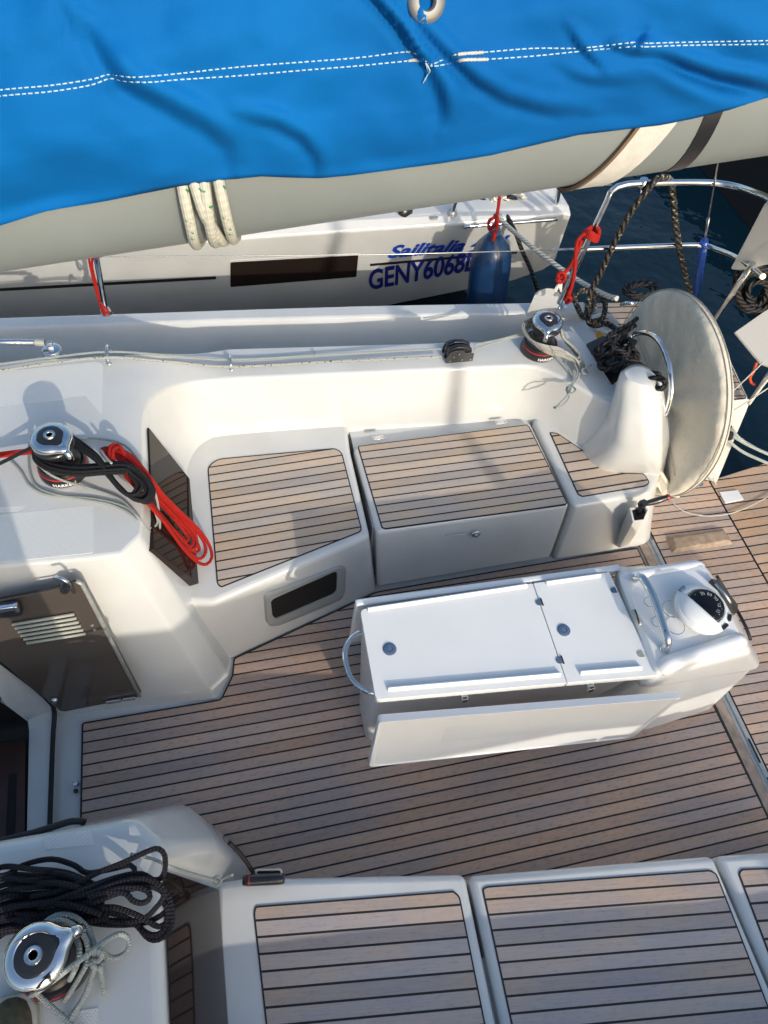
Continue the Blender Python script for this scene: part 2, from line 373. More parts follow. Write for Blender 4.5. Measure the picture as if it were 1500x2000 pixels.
# --- sole (white pan + teak)
vs, fs = boxv((.70, .9, -.06), 3.44, 3.1, .10); pan = mesh('cockpit_pan', vs, fs, gel, yacht)
sole_px = [(160,1412),(431,1366),(453,1320),(456,1286),(735,1156),(1000,1110),(1244,1069),(1497,1590)]
out = [P(u, v, 0) for u, v in sole_px]; out.append(Vector((out[-1].x, -.1, 0))); out.append(Vector((-.735, -.1, 0)))
def px_of(p):
    q = Vector(p) - EYE; c = Vector((q.x*AX[0]+q.y*AY[0]+q.z*AZ[0], q.x*AX[1]+q.y*AY[1]+q.z*AZ[1], q.x*AX[2]+q.y*AY[2]+q.z*AZ[2]))
    return (750+FPX*c[0]/c[2], 1000+FPX*c[1]/c[2])
teak_panel('teak_sole', [px_of(p) for p in out], 0, (162,1430), (450,1380), (161,1589), 7, teak_sole, yacht, rad=.012, lift=.004, bw=.007)
# cross plank and track
def strip(name, x0, x1, y0, y1, z0, z1, mat, parent, bev=0): 
    vs, fs = boxv(((x0+x1)/2, (y0+y1)/2, (z0+z1)/2), x1-x0, y1-y0, z1-z0); return mesh(name, vs, fs, mat, parent, bev=bev)
X0 = out[7].x
strip('cross_plank', X0+.002, X0+.045, -.2, 1.555, -.002, .005, teak_plain, yacht, bev=.001)
tr = strip('deck_track', X0+.047, X0+.088, -.2, 1.56, -.005, .004, alu, yacht, bev=.002)
strip('track_rib', X0+.062, X0+.066, -.2, 1.56, .004, .009, chrome, tr)
for y in (.36, .52): strip('track_slot', X0+.070, X0+.079, y-.07, y+.03, .004, .006, rubber, tr)
# aft deck teak
AE = 2.425
aft = [Vector((X0+.092, -.2, 0)), Vector((AE, -.2, 0)), Vector((AE, 1.93, 0)), Vector((X0+.092, 1.93, 0))]
teak_panel('aft_teak_deck', [px_of(p) for p in aft], 0, (1200+430/5,950+703/5), (1200+1310/5,950+588/5), (1345,1024.5), 4, teak_aft, yacht, rad=0, lift=.004, bw=.003)
# raised foot chock
b4 = pz([(1297,1048,0),(1413,1033,0),(1433,1064,0),(1310,1082,0)]); t4 = pz([(1315,1051,.03),(1412,1036,.03),(1424,1054,.03),(1322,1071,.03)])
mesh('foot_chock', b4+t4, [(4,5,6,7),(0,1,5,4),(1,2,6,5),(2,3,7,6),(3,0,4,7)], plain('weathered_teak_block', (.36,.27,.20), .7, noise_amt=.35, nscale=30, bump=.2, bscale=80), yacht, bev=.003)
# bathing platform
plat = thing('bathing_platform', (2.8, .8, -.05), 'brown teak bathing platform folded down behind the aft deck, white pad at its corner', 'bathing platform')
pw = [Vector((AE+.006, -.3, 0)), Vector((3.3, -.3, 0)), Vector((3.3, 2.02, 0)), Vector((AE+.006, 1.865, 0))]
teak_panel('teak_surface', [px_of(p) for p in pw], 0, (1456,1050), (1500,1043), (1475,1084), 2.0, teak_plat, plat, rad=0, lift=.002, bw=.003)
mesh('platform_body', [p+Vector((0,0,-.006)) for p in pw]+[p+Vector((0,0,-.07)) for p in pw], [(0,1,2,3),(7,6,5,4),(0,4,5,1),(1,5,6,2),(2,6,7,3),(3,7,4,0)], gel, plat)
q = pz([(1404,962,.004),(1440,958,.004),(1452,976,.004),(1416,984,.004)])
mesh('corner_pad', [p+Vector((0,0,.006)) for p in q]+q, [(0,1,2,3),(0,4,5,1),(1,5,6,2),(2,6,7,3),(3,7,4,0)], plain('white_pad',(.75,.76,.78),.4), plat, bev=.002)

# --- gunwale and side deck (starboard)
st = [(-500,650,668,752),(0,620,639,706),(235,612,631,690),(500,603,622,688),(700,597,617,680),(900,593,612,672),(1085,590,609,655),(1140,589,608,645)]
rows = []
for u, a, b_, c in st:
    A = P(u, a, GW); Bq = P(u, b_, GW)
    rows.append([A+Vector((0,.10,-.9)), A+Vector((0,.03,-.06)), A, Bq, Bq+Vector((0,-.015,-.03)), Vector((Bq.x, Bq.y-.03, SD_Z)), Vector((Bq.x, Bq.y-.40, SD_Z))])
vs, fs = grid(rows); mesh('gunwale', vs, fs, gel, yacht, bev=.010, seg=3)
# --- starboard quarter: hull side, deck, transom
qd = .62
Q = [P(1085,590,GW), P(1140,588,GW), P(1245,583,GW), P(1400,640,GW), P(1460,778,.55), P(1452,790,.5)]
hull = [P(1140,590,GW), Vector((1.95,2.43,.64)), P(1420,700,.6), P(1458,776,.55)]
QZ = .53
tq = [P(1113,612,QZ), P(1116,592,QZ), P(1245,590,QZ), P(1400,655,QZ), P(1459,777,QZ), P(1396,784,QZ), P(1330,760,QZ), P(1226,648,QZ)]
teak_panel('quarter_teak', [px_of(p) for p in tq], QZ, (1125,602), (1230,599), (1130,636), 3, teak_bench, yacht, rad=.01, lift=0, bw=.004)
qk = [P(1085,650,QZ-.01), P(1085,592,QZ-.01), P(1245,588,QZ-.01), P(1405,652,QZ-.01), P(1463,778,QZ-.01), P(1396,789,QZ-.01), P(1300,800,QZ-.01), P(1190,790,QZ-.01)]
mesh('quarter_deck', qk+[V3(p.x, p.y, -.4) for p in qk[:5]]+[V3(2.33,1.90,-.4), V3(1.9,1.86,-.4), V3(1.5,1.86,-.4)], [tuple(range(8))]+[(i, 8+i, 8+(i+1)%8, (i+1)%8) for i in range(8)], gel, yacht, bev=.012)
tw = [P(1396,785,QZ-.012), P(1463,779,QZ-.012), P(1396,943,0), P(1365,925,0)]
mesh('transom_wall', [p+V3(.012,-.004,0) for p in tw]+[p+V3(-.1,.05,0) for p in tw], [(0,1,2,3),(0,4,5,1),(1,5,6,2),(2,6,7,3),(3,7,4,0)], gel, yacht, bev=.005)
# --- coaming, corner and winch island as one lofted moulding (starboard)
# path along the cockpit inner wall: (top inner edge) (bottom)
top = []; bot = []; outer = []
def addst(t, b_, o): top.append(Vector(t)); bot.append(Vector(b_)); outer.append(Vector(o))
addst((-1.9,1.37,ISL), (-1.9,1.17,-.02), (-1.9,2.26,ISL))
addst((-.95,1.35,ISL), (-.95,1.165,-.02), (-.95,2.26,ISL))
addst((-.50,1.325,ISL), (-.50,1.14,-.02), (-.86,2.27,ISL))
addst((-.415,1.325,ISL), (-.215,1.115,-.02), (-.70,2.27,ISL))
addst((-.355,1.385,ISL), (-.155,1.20,-.02), (-.60,2.265,ISL))
addst((-.345,1.50,ISL-.005), (-.14,1.36,-.02), (-.52,2.26,ISL))
addst((-.345,1.90,ISL-.02), (-.135,1.80,-.02), (-.46,2.255,ISL-.005))
# fillet corner island -> backrest
T0 = P(430,741,CO); B0 = P(430,884,B); O0 = P(430,680,CO)
cx, cy, rr = T0.x, T0.y-.33, .33
for k in range(1, 8):
    a = math.pi - k*math.pi/2/8
    t = k/8; z = ISL-.02 - (ISL-.02-CO)*(t*t*(3-2*t))
    rb = .19
    addst((cx+(cx+.345)*math.cos(a), 1.90+(T0.y-1.90)*math.sin(a), z), (B0.x-.02+(B0.x+.115)*math.cos(a), 1.85+(B0.y-1.85)*math.sin(a), -.02), (-.44+(O0.x+.44)*t, 2.255+(O0.y-2.255)*t, ISL-.01-(ISL-CO-.01)*(t*t*(3-2*t))))
for u in (450, 560, 700, 850, 960):
    tt = P(u, 742-(u-400)*.045, CO); bb = P(u, 884-max(0,(560-u))*-.02-(u-430)*.098 if u < 560 else 871-(u-560)*.098, B)
    oo = P(u, 681-(u-400)*.028, CO); addst(tt, (bb.x, bb.y, -.02), oo)
# corner backrest -> aft diagonal
addst(P(1020,714,CO), V3(P(1010,826,B).x, P(1010,826,B).y, -.02), P(1030,654,CO))
addst(P(1050,717,CO), V3(P(1040,824,B).x, P(1040,824,B).y, -.02), P(1085,648,CO))
addst(P(1078,728,CO), V3(P(1062,832,B).x, P(1062,832,B).y, -.02), P(1115,643,CO))
addst(P(1105,742,CO), V3(P(1085,848,B).x, P(1085,848,B).y, -.02), P(1130,650,CO))
addst(P(1150,768,CO), V3(P(1130,880,B).x, P(1130,880,B).y, -.02), P(1152,680,CO))
addst(P(1197,792,CO), V3(P(1178,915,B).x, P(1178,915,B).y, -.02), P(1188,745,CO))
addst(P(1215,765,CO+.02), V3(P(1225,925,B).x, P(1225,925,B).y, -.02), P(1210,752,CO))
rows = []
for t_, b_, o_ in zip(top, bot, outer):
    def at_z(z):
        f_ = (z - b_.z)/(t_.z - b_.z); q = b_.lerp(t_, f_)
        return q
    m1 = at_z(.43)
    low = o_.copy(); low.z = .40; low.y += .02
    # small cove at the foot and crown rounding at the top
    dirn = (t_-m1); crown = t_ + (o_-t_).normalized()*.02
    rows.append([low, o_, o_.lerp(t_, .5)+V3(0,0,.004), t_, t_.lerp(m1, .5)+(m1-t_).cross(V3(0,0,0)), m1, b_])
vs, fs = grid(rows)
mesh('coaming', vs, fs, gel, yacht, bev=.028, seg=4, ang=30, sh=70)
# non-skid panels on the island top (sheets 2 mm proud)
def sheet(name, pts, mat, parent, rad=.02, th=.002):
    o = roundpoly(pts, rad); n = len(o)
    return mesh(name, [p+V3(0,0,th) for p in o]+o, [tuple(range(n))]+[(i, n+i, n+(i+1)%n, (i+1)%n) for i in range(n)], mat, parent)
sheet('nonskid_panel', pz([(-120,722,ISL),(0,727,ISL),(190,706,ISL),(202,712,ISL),(198,862,ISL),(140,905,ISL),(40,1000,ISL),(-200,1010,ISL)]), nonskid, yacht, .015)
sheet('nonskid_panel', pz([(-160,1022,ISL),(183,988,ISL),(182,1080,ISL),(-160,1115,ISL)]), nonskid, yacht, .008)

# --- starboard bench
def block(name, topz_px, bot_px, z, zb, mat, parent, bev=.02, seg=4):
    T = [P(u, v, z) for u, v in topz_px]; Bm = [P(u, v, zb) for u, v in bot_px]; n = len(T)
    return mesh(name, T+Bm, [tuple(range(n))]+[(i, n+i, n+(i+1)%n, (i+1)%n) for i in range(n)], mat, parent, bev=bev, seg=seg, ang=30)
def Pz(u, v, z): p = P(u, v, z); return p
# forward section
f1 = [V3(-.30,2.2,B), V3(.497,2.2,B), P(684,880,B), P(722,1046,B), P(415,1178,B), V3(-.30,1.36,B)]
f2 = [V3(-.30,2.2,-.02), V3(.50,2.2,-.02), V3(.515,2.0,-.02), P(735,1154,-.0), P(456,1283,0), V3(-.30,1.30,-.02)]
bench = mesh('bench_moulding', f1+f2, [tuple(range(6))]+[(i, 6+i, 6+(i+1)%6, (i+1)%6) for i in range(6)], gel, yacht, bev=.022, seg=4, ang=30)
teak_panel('teak_seat', [(405,912),(425,897),(520,888),(655,876),(668,884),(708,1038),(432,1148),(424,1142)], B, (412,1045), (690,998), (408,945), 6, teak_bench, bench, rad=[.035,.05,.0,.03,.02,.02,.02,.02], lift=.003)
# under-lid body and aft section
g1 = [V3(.50,2.3,B-.03), V3(1.40,2.3,B-.03), V3(1.40,1.60,B-.03), V3(.50,1.60,B-.03)]
strip('locker_body', .505, 1.372, 1.60, 2.3, -.02, B-.035, gel, yacht)
a1 = [P(1043,826,B), P(1046,780,B), V3(1.75,2.2,B), P(1300,900,B), P(1281,945,B), P(1270,962,B), P(1121,990,B)]
a2 = [V3(p.x, p.y, -.02) for p in a1]; a2[0].x -= .0
a2[5] = P(1258,1064,0); a2[6] = P(1083,1092,0); a2[4] = P(1272,1050,0)
n = len(a1)
ab = mesh('aft_seat_moulding', a1+a2, [tuple(range(n))]+[(i, n+i, n+(i+1)%n, (i+1)%n) for i in range(n)], gel, yacht, bev=.02, seg=4, ang=30)
teak_panel('teak_seat', [(1073,845),(1088,846),(1140,881),(1190,920),(1225,925),(1258,925),(1269,943),(1262,950),(1137,971),(1128,966)], B, (1084,870), (1125,864), (1127,960), 5, teak_bench, ab, rad=[.01,.02,.05,.06,.02,.02,.02,.02,.01,.01], lift=.003)
# lid: top + front, hinged
L1 = [P(690,874,B), P(1036,824,B), P(1113,986,B), P(735,1040,B)]
L2 = [p+V3(0,0,-.03) for p in L1[:2]] + [P(1076,1090,.03), P(737,1148,.03)]
lid = mesh('locker_lid', L1+[V3(L1[0].x, L1[0].y, .36), V3(L1[1].x, L1[1].y, .36)]+[L2[2]+V3(0,.04,0), L2[3]+V3(0,.04,0)]+[L2[2], L2[3]], [(0,1,2,3),(3,2,8,9),(0,4,5,1),(1,5,6,8,2),(0,3,9,7,4),(9,8,6,7)], gel, yacht, bev=.018, seg=4, ang=30)
# move the lid 4 mm proud
teak_panel('teak_seat', [(698,872),(1028,830),(1034,834),(1108,983),(1104,987),(752,1034),(745,1031)], B, (704,884), (1000,847.5), (744,1021), 9.0, teak_bench, lid, rad=[.012,.0,.012,.012,.0,.012,.0], lift=.003)
for u, v in ((739,855),(979,825)):
    c = P(u, v, B+.005); vs, fs = boxv(c, .055, .022, .006, frame((0,0,1), (1, .03, 0))); hg = mesh('hinge', vs, fs, chrome, lid, bev=.002)
    for dx in (-.02, .02):
        vs, fs = lathe([(.004,0),(.004,.002)], c+V3(dx,0,.003), n=10); mesh('screw', vs, fs, alu, hg)
c = PY(929,1042,1.535); vs, fs = lathe([(.001,0),(.020,.0),(.020,.006),(.016,.009),(.008,.010),(.007,.018),(.001,.018)], c, (0,-1,.12), 24); lock = mesh('lid_lock', vs, fs, chrome, lid)
p1 = PY(870,1046,1.535); p2 = PY(910,1043,1.535)
tubes('finger_groove', [[p1, p2, p2+V3(.008,0,-.012)]], .0025, plain('groove_shade',(.55,.56,.55),.5), lid, n=6)
# riser cut-out with moulded rim and dark recess (forward section)
rn = (f1[3]-f1[4]).cross(V3(0,0,1)); ro = (P(722,1046,B)+P(415,1178,B))/2
# riser plane through three points
pa, pb, pc = P(722,1046,B), P(415,1178,B), P(735,1154,0); rn = (pb-pa).cross(pc-pa).normalized()
if rn.y > 0: rn = -rn
ringo = [(514,1165),(520,1158),(660,1104),(672,1106),(676,1112),(674,1155),(666,1172),(545,1222),(527,1223),(518,1212)]
ringi = [(527,1172),(532,1166),(650,1114),(656,1114),(657,1118),(656,1150),(650,1158),(545,1203),(536,1206),(530,1198)]
ro_ = roundpoly([PL(u, v, pa, rn) for u, v in ringo], .012); ri_ = roundpoly([PL(u, v, pa, rn) for u, v in ringi], .010); n = len(ro_)
R0 = [p+rn*.001 for p in ro_]; R1 = [p+rn*.012 for p in [a.lerp(b__, .25) for a, b__ in zip(ro_, ri_)]]; R2 = [p+rn*.010 for p in ri_]; R3 = [p+rn*.002 for p in ri_]
vs, fs = loft([R0, R1, R2, R3], False); rim = mesh('cubby_rim', vs, fs, plain('moulded_rim',(.33,.34,.33),.35), yacht, sh=50)
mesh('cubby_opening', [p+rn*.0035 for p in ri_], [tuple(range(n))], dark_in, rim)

# --- smoked window in the aft face of each island
def window(px, zs, name='side_window', mat=acryl):
    T = [P(u, v, z) for (u, v), z in zip(px, zs)]
    nn = (T[1]-T[0]).cross(T[2]-T[0]).normalized(); nn = nn if nn.x > 0 else -nn
    n = len(T); F = [p+nn*.022 for p in T]; K = [p-nn*.02 for p in T]
    vs, fs = loft([K, F], True); fr_ = mesh(name, vs, fs, mat, yacht, bev=.002, seg=2); return fr_, nn, F
wf, wn_, WF = window([(280,838),(289,1076),(378,1143),(361,938)], [.78,.78,.44,.48])
WI = [WF[0].lerp(WF[2], .22), WF[1].lerp(WF[3], .22), WF[2].lerp(WF[0], .16), WF[3].lerp(WF[1], .16)]
wp, wn2, WP = window([(322,1702),(338,2010),(340,2080),(452,2080),(445,2000),(427,1738)], [.815,.815,.815,.44,.44,.44], mat=acryl_n)

# --- forward bulkhead door (smoked leaf folded against the island side)
n0 = V3(0,-1,.22).normalized()
do = P(200,1100,ISL)+V3(0,-.022,0)
def D(u, v, off=0): return PL(u, v, do+n0*off, n0)
dpx = [(-60,1186),(106,1152),(150,1136),(162,1140),(276,1352),(272,1362),(128,1390),(118,1389),(-60,1240)]
F = [D(u, v, .012) for u, v in dpx]; K = [p-n0*.012 for p in F]
vs, fs = loft([K, F], True); door = mesh('companionway_door', vs, fs, acryl_d, yacht, bev=.002, seg=2)
e1, e2 = D(155,1138,.014), D(273,1360,.014)
tubes('edge_trim', [[D(148,1134,.016), D(160,1141,.016), e2]], .007, alu, door, n=8)
tubes('edge_trim', [[D(-60,1180,.016), D(106,1148,.016), D(148,1134,.016)]], .004, rubber, door, n=8)
for k in range(6):
    t = k/5; a = D(24+28*t, 1220+36*t, .022); b_ = D(145+22*t, 1200+38*t, .022)
    tubes('vent_slat', [[a, b_]], .0055, slatm, door, n=8)
hv = MB()
hv.add(lathe([(.001,0),(.014,0),(.016,.02),(.012,.03),(.001,.03)], D(128,1142,.016), n0, 16))
hv.build('latch_knob', blackp, door)
tubes('latch_bracket', [[D(106,1128,.02), D(122,1130,.035), D(132,1138,.04), D(145,1157,.02)]], .006, chrome, door, n=8)
vs, fs = boxv(D(18,1190,.028), .07, .05, .03, frame(n0, (1,0,0))); lb = mesh('lock_case', vs, fs, blackp, door, bev=.006)
vs, fs = boxv(D(14,1188,.05), .05, .022, .016, frame(n0, (1,0,0))); mesh('lock_bar', vs, fs, chrome, lb, bev=.004)
vs, fs = boxv(D(32,1187,.05), .014, .03, .02, frame(n0, (1,0,0))); mesh('lock_keeper', vs, fs, chrome, lb, bev=.004)
for (u, v) in ((180,1221),(185,1230)):
    vs, fs = lathe([(.005,0),(.005,.002)], D(u, v, .013), n0, 12); mesh('rivet', vs, fs, alu, door)
vs, fs = boxv(D(222,1370,.02), .055, .018, .008, frame(n0, (1,-.05,0))); mesh('door_hinge', vs, fs, chrome, door, bev=.002)
vs, fs = boxv(D(252,1365,.02), .045, .018, .008, frame(n0, (1,-.05,0))); mesh('door_hinge', vs, fs, chrome, door, bev=.002)
c = D(107,1366,.016); vs, fs = lathe([(.001,0),(.012,0),(.012,.004),(.006,.012),(.001,.013)], c, n0, 16); mesh('door_stop', vs, fs, chrome, door)

# --- companionway frame, seal and dark opening
def poly(name, pts, mat, parent, th=.02, bev=0, rad=0):
    o = roundpoly(pts, rad) if rad else [Vector(p) for p in pts]; n = len(o)
    return mesh(name, o+[p-V3(0,0,th) for p in o], [tuple(range(n))]+[(i, n+i, n+(i+1)%n, (i+1)%n) for i in range(n)], mat, parent, bev=bev)
zc = .03
OUT = [P(-130,1200,.74), P(0,1296,.45), P(50,1335,.29), P(88,1365,.16), P(103,1388,.07), P(103,1412,zc), P(96,1640,zc), V3(-.86,-.1,zc)]
INN = [P(-150,1265,.70), P(0,1358,.40), P(26,1378,.26), P(44,1392,.14), P(54,1406,.06), P(57,1425,zc), P(52,1640,zc), V3(-.945,-.1,zc)]
rows = [[p-V3(0,0,.10) for p in OUT], OUT, INN, [p-V3(.01,0,.10) for p in INN]]
vs, fs = grid(rows); hatch = mesh('companionway_frame', vs, fs, gel, yacht, bev=.010, sh=60)
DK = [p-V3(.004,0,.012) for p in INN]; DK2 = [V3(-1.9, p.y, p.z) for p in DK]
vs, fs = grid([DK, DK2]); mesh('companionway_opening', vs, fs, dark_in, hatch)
stp = [P(-60,1460,zc+.006), P(50,1445,zc+.006), P(48,1640,zc+.006), P(-60,1640,zc+.006)]
step = mesh('companionway_step', stp, [(0,1,2,3)], brownwood, hatch)
sl_ = roundpoly([P(17,1512,zc+.009), P(32,1508,zc+.009), P(28,1650,zc+.009), P(10,1650,zc+.009)], .008)
mesh('hand_slot', sl_, [tuple(range(len(sl_)))], dark_in, step)
tubes('rubber_seal', [spline([P(-130,1195,.75), P(0,1291,.46), P(55,1333,.28), P(93,1366,.15), P(106,1390,.07), P(103,1450,.035), P(97,1620,.035), P(95,1700,.035)], .02)], .009, rubber, hatch)
vs, fs = lathe([(.001,0),(.011,0),(.009,.008),(.001,.009)], P(148,1531,.004), n=14); hk = mesh('hatch_catch', vs, fs, chrome, yacht)
vs, fs = lathe([(.001,0),(.009,0),(.007,.008),(.001,.009)], P(148,1545,.004), n=14); mesh('hatch_catch', vs, fs, blackp, yacht)

# --- port island and benches (near side)
ip = [(-1.9,.47), (-.95,.50), (-.60,.515), (-.385,.505), (-.165,.415), (-.125,.345)]
isl_top = [V3(-1.9,.50,ISL), V3(-.72,.505,ISL), P(262,1597,ISL)+V3(0,0,0), P(418,1634,.80), P(450,1645,.76), V3(-.3,.30,ISL), P(345,2010,ISL), V3(-.30,-.9,ISL), V3(-1.9,-.9,ISL)]
T = [V3(-1.9,.50,ISL), V3(-.72,.51,ISL), P(262,1597,ISL), P(318,1650,ISL), P(311,1700,ISL), P(325,2010,ISL), V3(-.31,-.75,ISL), V3(-1.9,-.75,ISL)]
M_ = [V3(-1.9,.57,.5), V3(-.72,.60,.5), P(262,1597,ISL)+V3(.09,.10,-.35), P(424,1645,.60), P(414,1728,.45), P(432,2010,.43), V3(-.20,-.75,.42), V3(-1.9,-.75,.42)]
Bo = [V3(-1.9,.66,0), V3(-.72,.68,0), V3(-.25,.62,0), V3(-.13,.45,0), V3(-.15,.36,0), V3(-.16,.0,0), V3(-.16,-.75,0), V3(-1.9,-.75,0)]
vs, fs = loft([Bo, M_, T], True); mesh('winch_island', vs, fs, gel, yacht, bev=.03, seg=4, ang=18, sh=70)
sheet('nonskid_panel', pz([(86,1632,ISL),(180,1621,ISL),(183,1650,ISL),(86,1660,ISL)]), nonskid, yacht, .004)
sheet('nonskid_panel', pz([(120,1980,ISL),(192,1968,ISL),(196,2080,ISL),(120,2080,ISL)]), nonskid, yacht, .004)
tubes('black_seal', [spline([P(-40,1652,.80), P(60,1628,.80), P(140,1604,.79), P(165,1606,.77)], .02)], .009, rubber, yacht)
tubes('black_seal', [spline([P(448,1646,.56), P(470,1668,.50), P(492,1700,.44), P(496,1712,.42)], .02)], .007, rubber, yacht)

def pbench(name, x0, x1, tl, tr, extra=None):
    """top-left and top-right front corners as pixels, x0/x1 their positions far towards port"""
    a, b_ = P(*tl, B), P(*tr, B); T = [a, b_, V3(x1, -.5, B), V3(x0, -.5, B)]; Bq = [V3(p.x, p.y+(.02 if i < 2 else 0), .0) for i, p in enumerate(T)]
    return mesh(name, T+Bq, [(0,1,2,3)]+[(i, 4+i, 4+(i+1)%4, (i+1)%4) for i in range(4)], gel, yacht, bev=.022, seg=4, ang=30)
xa = P(960,2000,B); 
T_ = [P(420,1724,B), P(473,1716,B), P(909,1707,B), V3(P(960,2000,B).x,-.5,B), V3(-.30,-.5,B)]; Bq = [V3(p.x, p.y+(.02 if i < 3 else 0), 0) for i, p in enumerate(T_)]
pb1 = mesh('bench_moulding', T_+Bq, [(0,1,2,3,4)]+[(i, 5+i, 5+(i+1)%5, (i+1)%5) for i in range(5)], gel, yacht, bev=.022, seg=4, ang=30)
teak_panel('teak_seat', [(495,1785),(498,1770),(885,1740),(898,1750),(948,2000)]+[px_of(V3(.50,-.32,B)), px_of(V3(-.12,-.32,B))], B, (500,1798), (900,1767), (522,1932), 4, teak_port, pb1, rad=[.02,.02,.0,.03,0,.02,.02], lift=.003)
pl1 = pbench('locker_lid', P(972,2000,B).x, P(1500,1914,B).x, (916,1710), (1394,1671))
teak_panel('teak_seat', [(941,1736),(950,1731),(1386,1699),(1399,1706)]+[px_of(P(1500,1965,B)), px_of(V3(1.30,-.40,B)), px_of(V3(.57,-.40,B)), (998,2000)], B, (953,1787), (1413,1752), (998,1980), 6, teak_port, pl1, rad=[.01,.01,.01,.03,0,.02,.02,0], lift=.003)
pa1 = pbench('bench_moulding', P(1500,1900,B).x, 2.0, (1401,1671), (1640,1655))
teak_panel('teak_seat', [(1441,1706),(1447,1697),(1640,1690)]+[px_of(V3(1.9,-.40,B)), px_of(V3(P(1500,1862,B).x,-.40,B)), (1500,1862)], B, (1446,1732), (1500,1728), (1470,1800), 2, teak_port, pa1, rad=[.01,.01,0,0,0,0], lift=.003)
strip('bench_core', -.2, 1.95, -.6, .02, -.02, .36, gel, yacht)
# port coaming, side deck and gunwale (mostly outside the picture; they shade the near side)
rows = []
for x, y in ((-.35,-.30),(.3,-.36),(1.0,-.44),(1.4,-.50),(2.2,-.55)):
    h_ = CO-.03
    rows.append([V3(x,y+.06,.38), V3(x,y,h_), V3(x,y-.24,h_), V3(x,y-.24,SD_Z), V3(x,y-.48+.08*(x>1),SD_Z), V3(x,y-.48+.08*(x>1),GW-.04), V3(x,y-.56+.08*(x>1),GW-.04), V3(x,y-.62+.08*(x>1),-.5)])
vs, fs = grid(rows); mesh('coaming', vs, fs, gel, yacht, bev=.02)

# --- helm pedestal (starboard): smooth column rising out of the coaming end
rings = []
for z, px in ((.40,[(1120,872),(1165,925),(1262,928),(1292,930),(1318,850),(1230,760)]),(.50,[(1150,850),(1182,905),(1258,915),(1290,918),(1316,845),(1235,760)]),(.64,[(1180,800),(1202,868),(1262,884),(1292,880),(1312,815),(1240,745)]),(.78,[(1196,752),(1212,800),(1262,818),(1292,815),(1304,765),(1245,718)]),(.86,[(1207,728),(1218,752),(1258,768),(1288,768),(1294,735),(1245,705)]),(.885,[(1218,726),(1228,742),(1256,752),(1278,752),(1282,732),(1246,715)])):
    rings.append(roundpoly(pz([(u, v, z) for u, v in px]), .09, 7))
vs, fs = loft(rings, True); mesh('helm_pedestal', vs, fs, gel, yacht, bev=.015, seg=4, ang=50, sh=180)
# ================================================================== COCKPIT TABLE
TZ = .70
table = thing('cockpit_table', (.85, .9, 0), 'white moulded cockpit table with folding leaves standing on the teak sole', 'table')
tc = [P(703,1190,TZ), P(1190,1117,TZ), P(1283,1319,TZ), P(734,1367,TZ)]
def rect(pts, z, rad=.02, seg=4): return roundpoly([V3(p.x, p.y, z) for p in pts], rad, seg)
b0 = [V3(.352,1.00,0), V3(1.22,.985,0), V3(1.22,.80,0), V3(.352,.832,0)]
cc = sum(tc, Vector())/4
t2 = [cc+(p-cc)*.985 for p in tc]; t2[2] = t2[2]+V3(0,.030,0); t2[3] = t2[3]+V3(0,.024,0)
rings = [rect(b0, .003, .03), [a.lerp(b_, .6) for a, b_ in zip(rect(b0, 0, .03), rect(t2, .62, .02))], rect(t2, TZ-.055, .02), rect(t2, TZ-.03, .02)]
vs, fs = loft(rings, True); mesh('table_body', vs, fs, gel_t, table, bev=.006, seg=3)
sx = P(1043,1138,TZ); sx2 = P(1112,1327,TZ); xs = (sx.x+sx2.x)/2
def lidpart(a, b_, c, d):
    T = [V3(p.x, p.y, TZ) for p in (a, b_, c, d)]; o = roundpoly(T, [.02 if a is tc[0] else .004, .004, .004, .02 if a is tc[0] else .004], 4)
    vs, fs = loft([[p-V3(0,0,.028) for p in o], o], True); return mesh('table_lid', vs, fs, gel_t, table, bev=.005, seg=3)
m1 = P(1041,1139,TZ); m2 = P(1108,1334,TZ); g = V3(.0016,0,0)
l1 = lidpart(tc[0], m1-g, m2-g, tc[3]); l2 = lidpart(m1+g, tc[1], tc[2], m2+g)
def fiddle(p, q, par, side):
    """raised bar: wedge section with the tall face towards the edge"""
    a = P(*p, TZ+.001); b_ = P(*q, TZ+.001); d = (b_-a).normalized(); n_ = V3(-d.y, d.x, 0)
    w_ = .020; hh = .013
    sec = [(-w_/2,0),(w_/2,0),(w_/2*.2,hh),(-w_/2*.2,hh)]
    rings = [[a+n_*s_+V3(0,0,h_) for s_, h_ in sec], [a+d*.006+n_*s_+V3(0,0,h_) for s_, h_ in sec], [b_-d*.006+n_*s_+V3(0,0,h_) for s_, h_ in sec], [b_+n_*s_+V3(0,0,h_) for s_, h_ in sec]]
    vs, fs = loft(rings, True); mesh('fiddle_rail', vs, fs, gel_t, par, bev=.003)
fiddle((718,1191), (1029,1144), l1, 1); fiddle((757,1346), (1094,1317), l1, -1)
fiddle((1066,1139), (1172,1124), l2, 1); fiddle((1132,1314), (1252,1304), l2, -1)
for u, v, l_ in ((761,1268,l1), (1101,1231,l2)):
    c = P(u, v, TZ); cap = mesh('latch_ring', *lathe([(.009,-.002),(.022,-.002),(.023,.002),(.020,.004),(.010,.004),(.009,-.001)], c, n=28), bluegrey, l_)
    mesh('latch_button', *lathe([(.0005,.0),(.0085,.0),(.008,.003),(.0005,.0035)], c, n=20), chrome, l_)
for u, v in ((1053,1177),(1093,1290)):
    c = P(u, v, TZ); o = [c+V3(.008,-.011,0), c+V3(.008,.011,0)]+[c+V3(-.011*math.sin(math.pi*k/8)-.002, .011*math.cos(math.pi*k/8), 0) for k in range(9)]
    vs, fs = loft([o, [p+V3(0,0,.003) for p in o]], True); hg = mesh('hinge', vs, fs, bluegrey, l1); tubes('hinge_pin', [[c+V3(.010,-.014,.002), c+V3(.010,.014,.002)]], .003, rubber, l1, n=8)
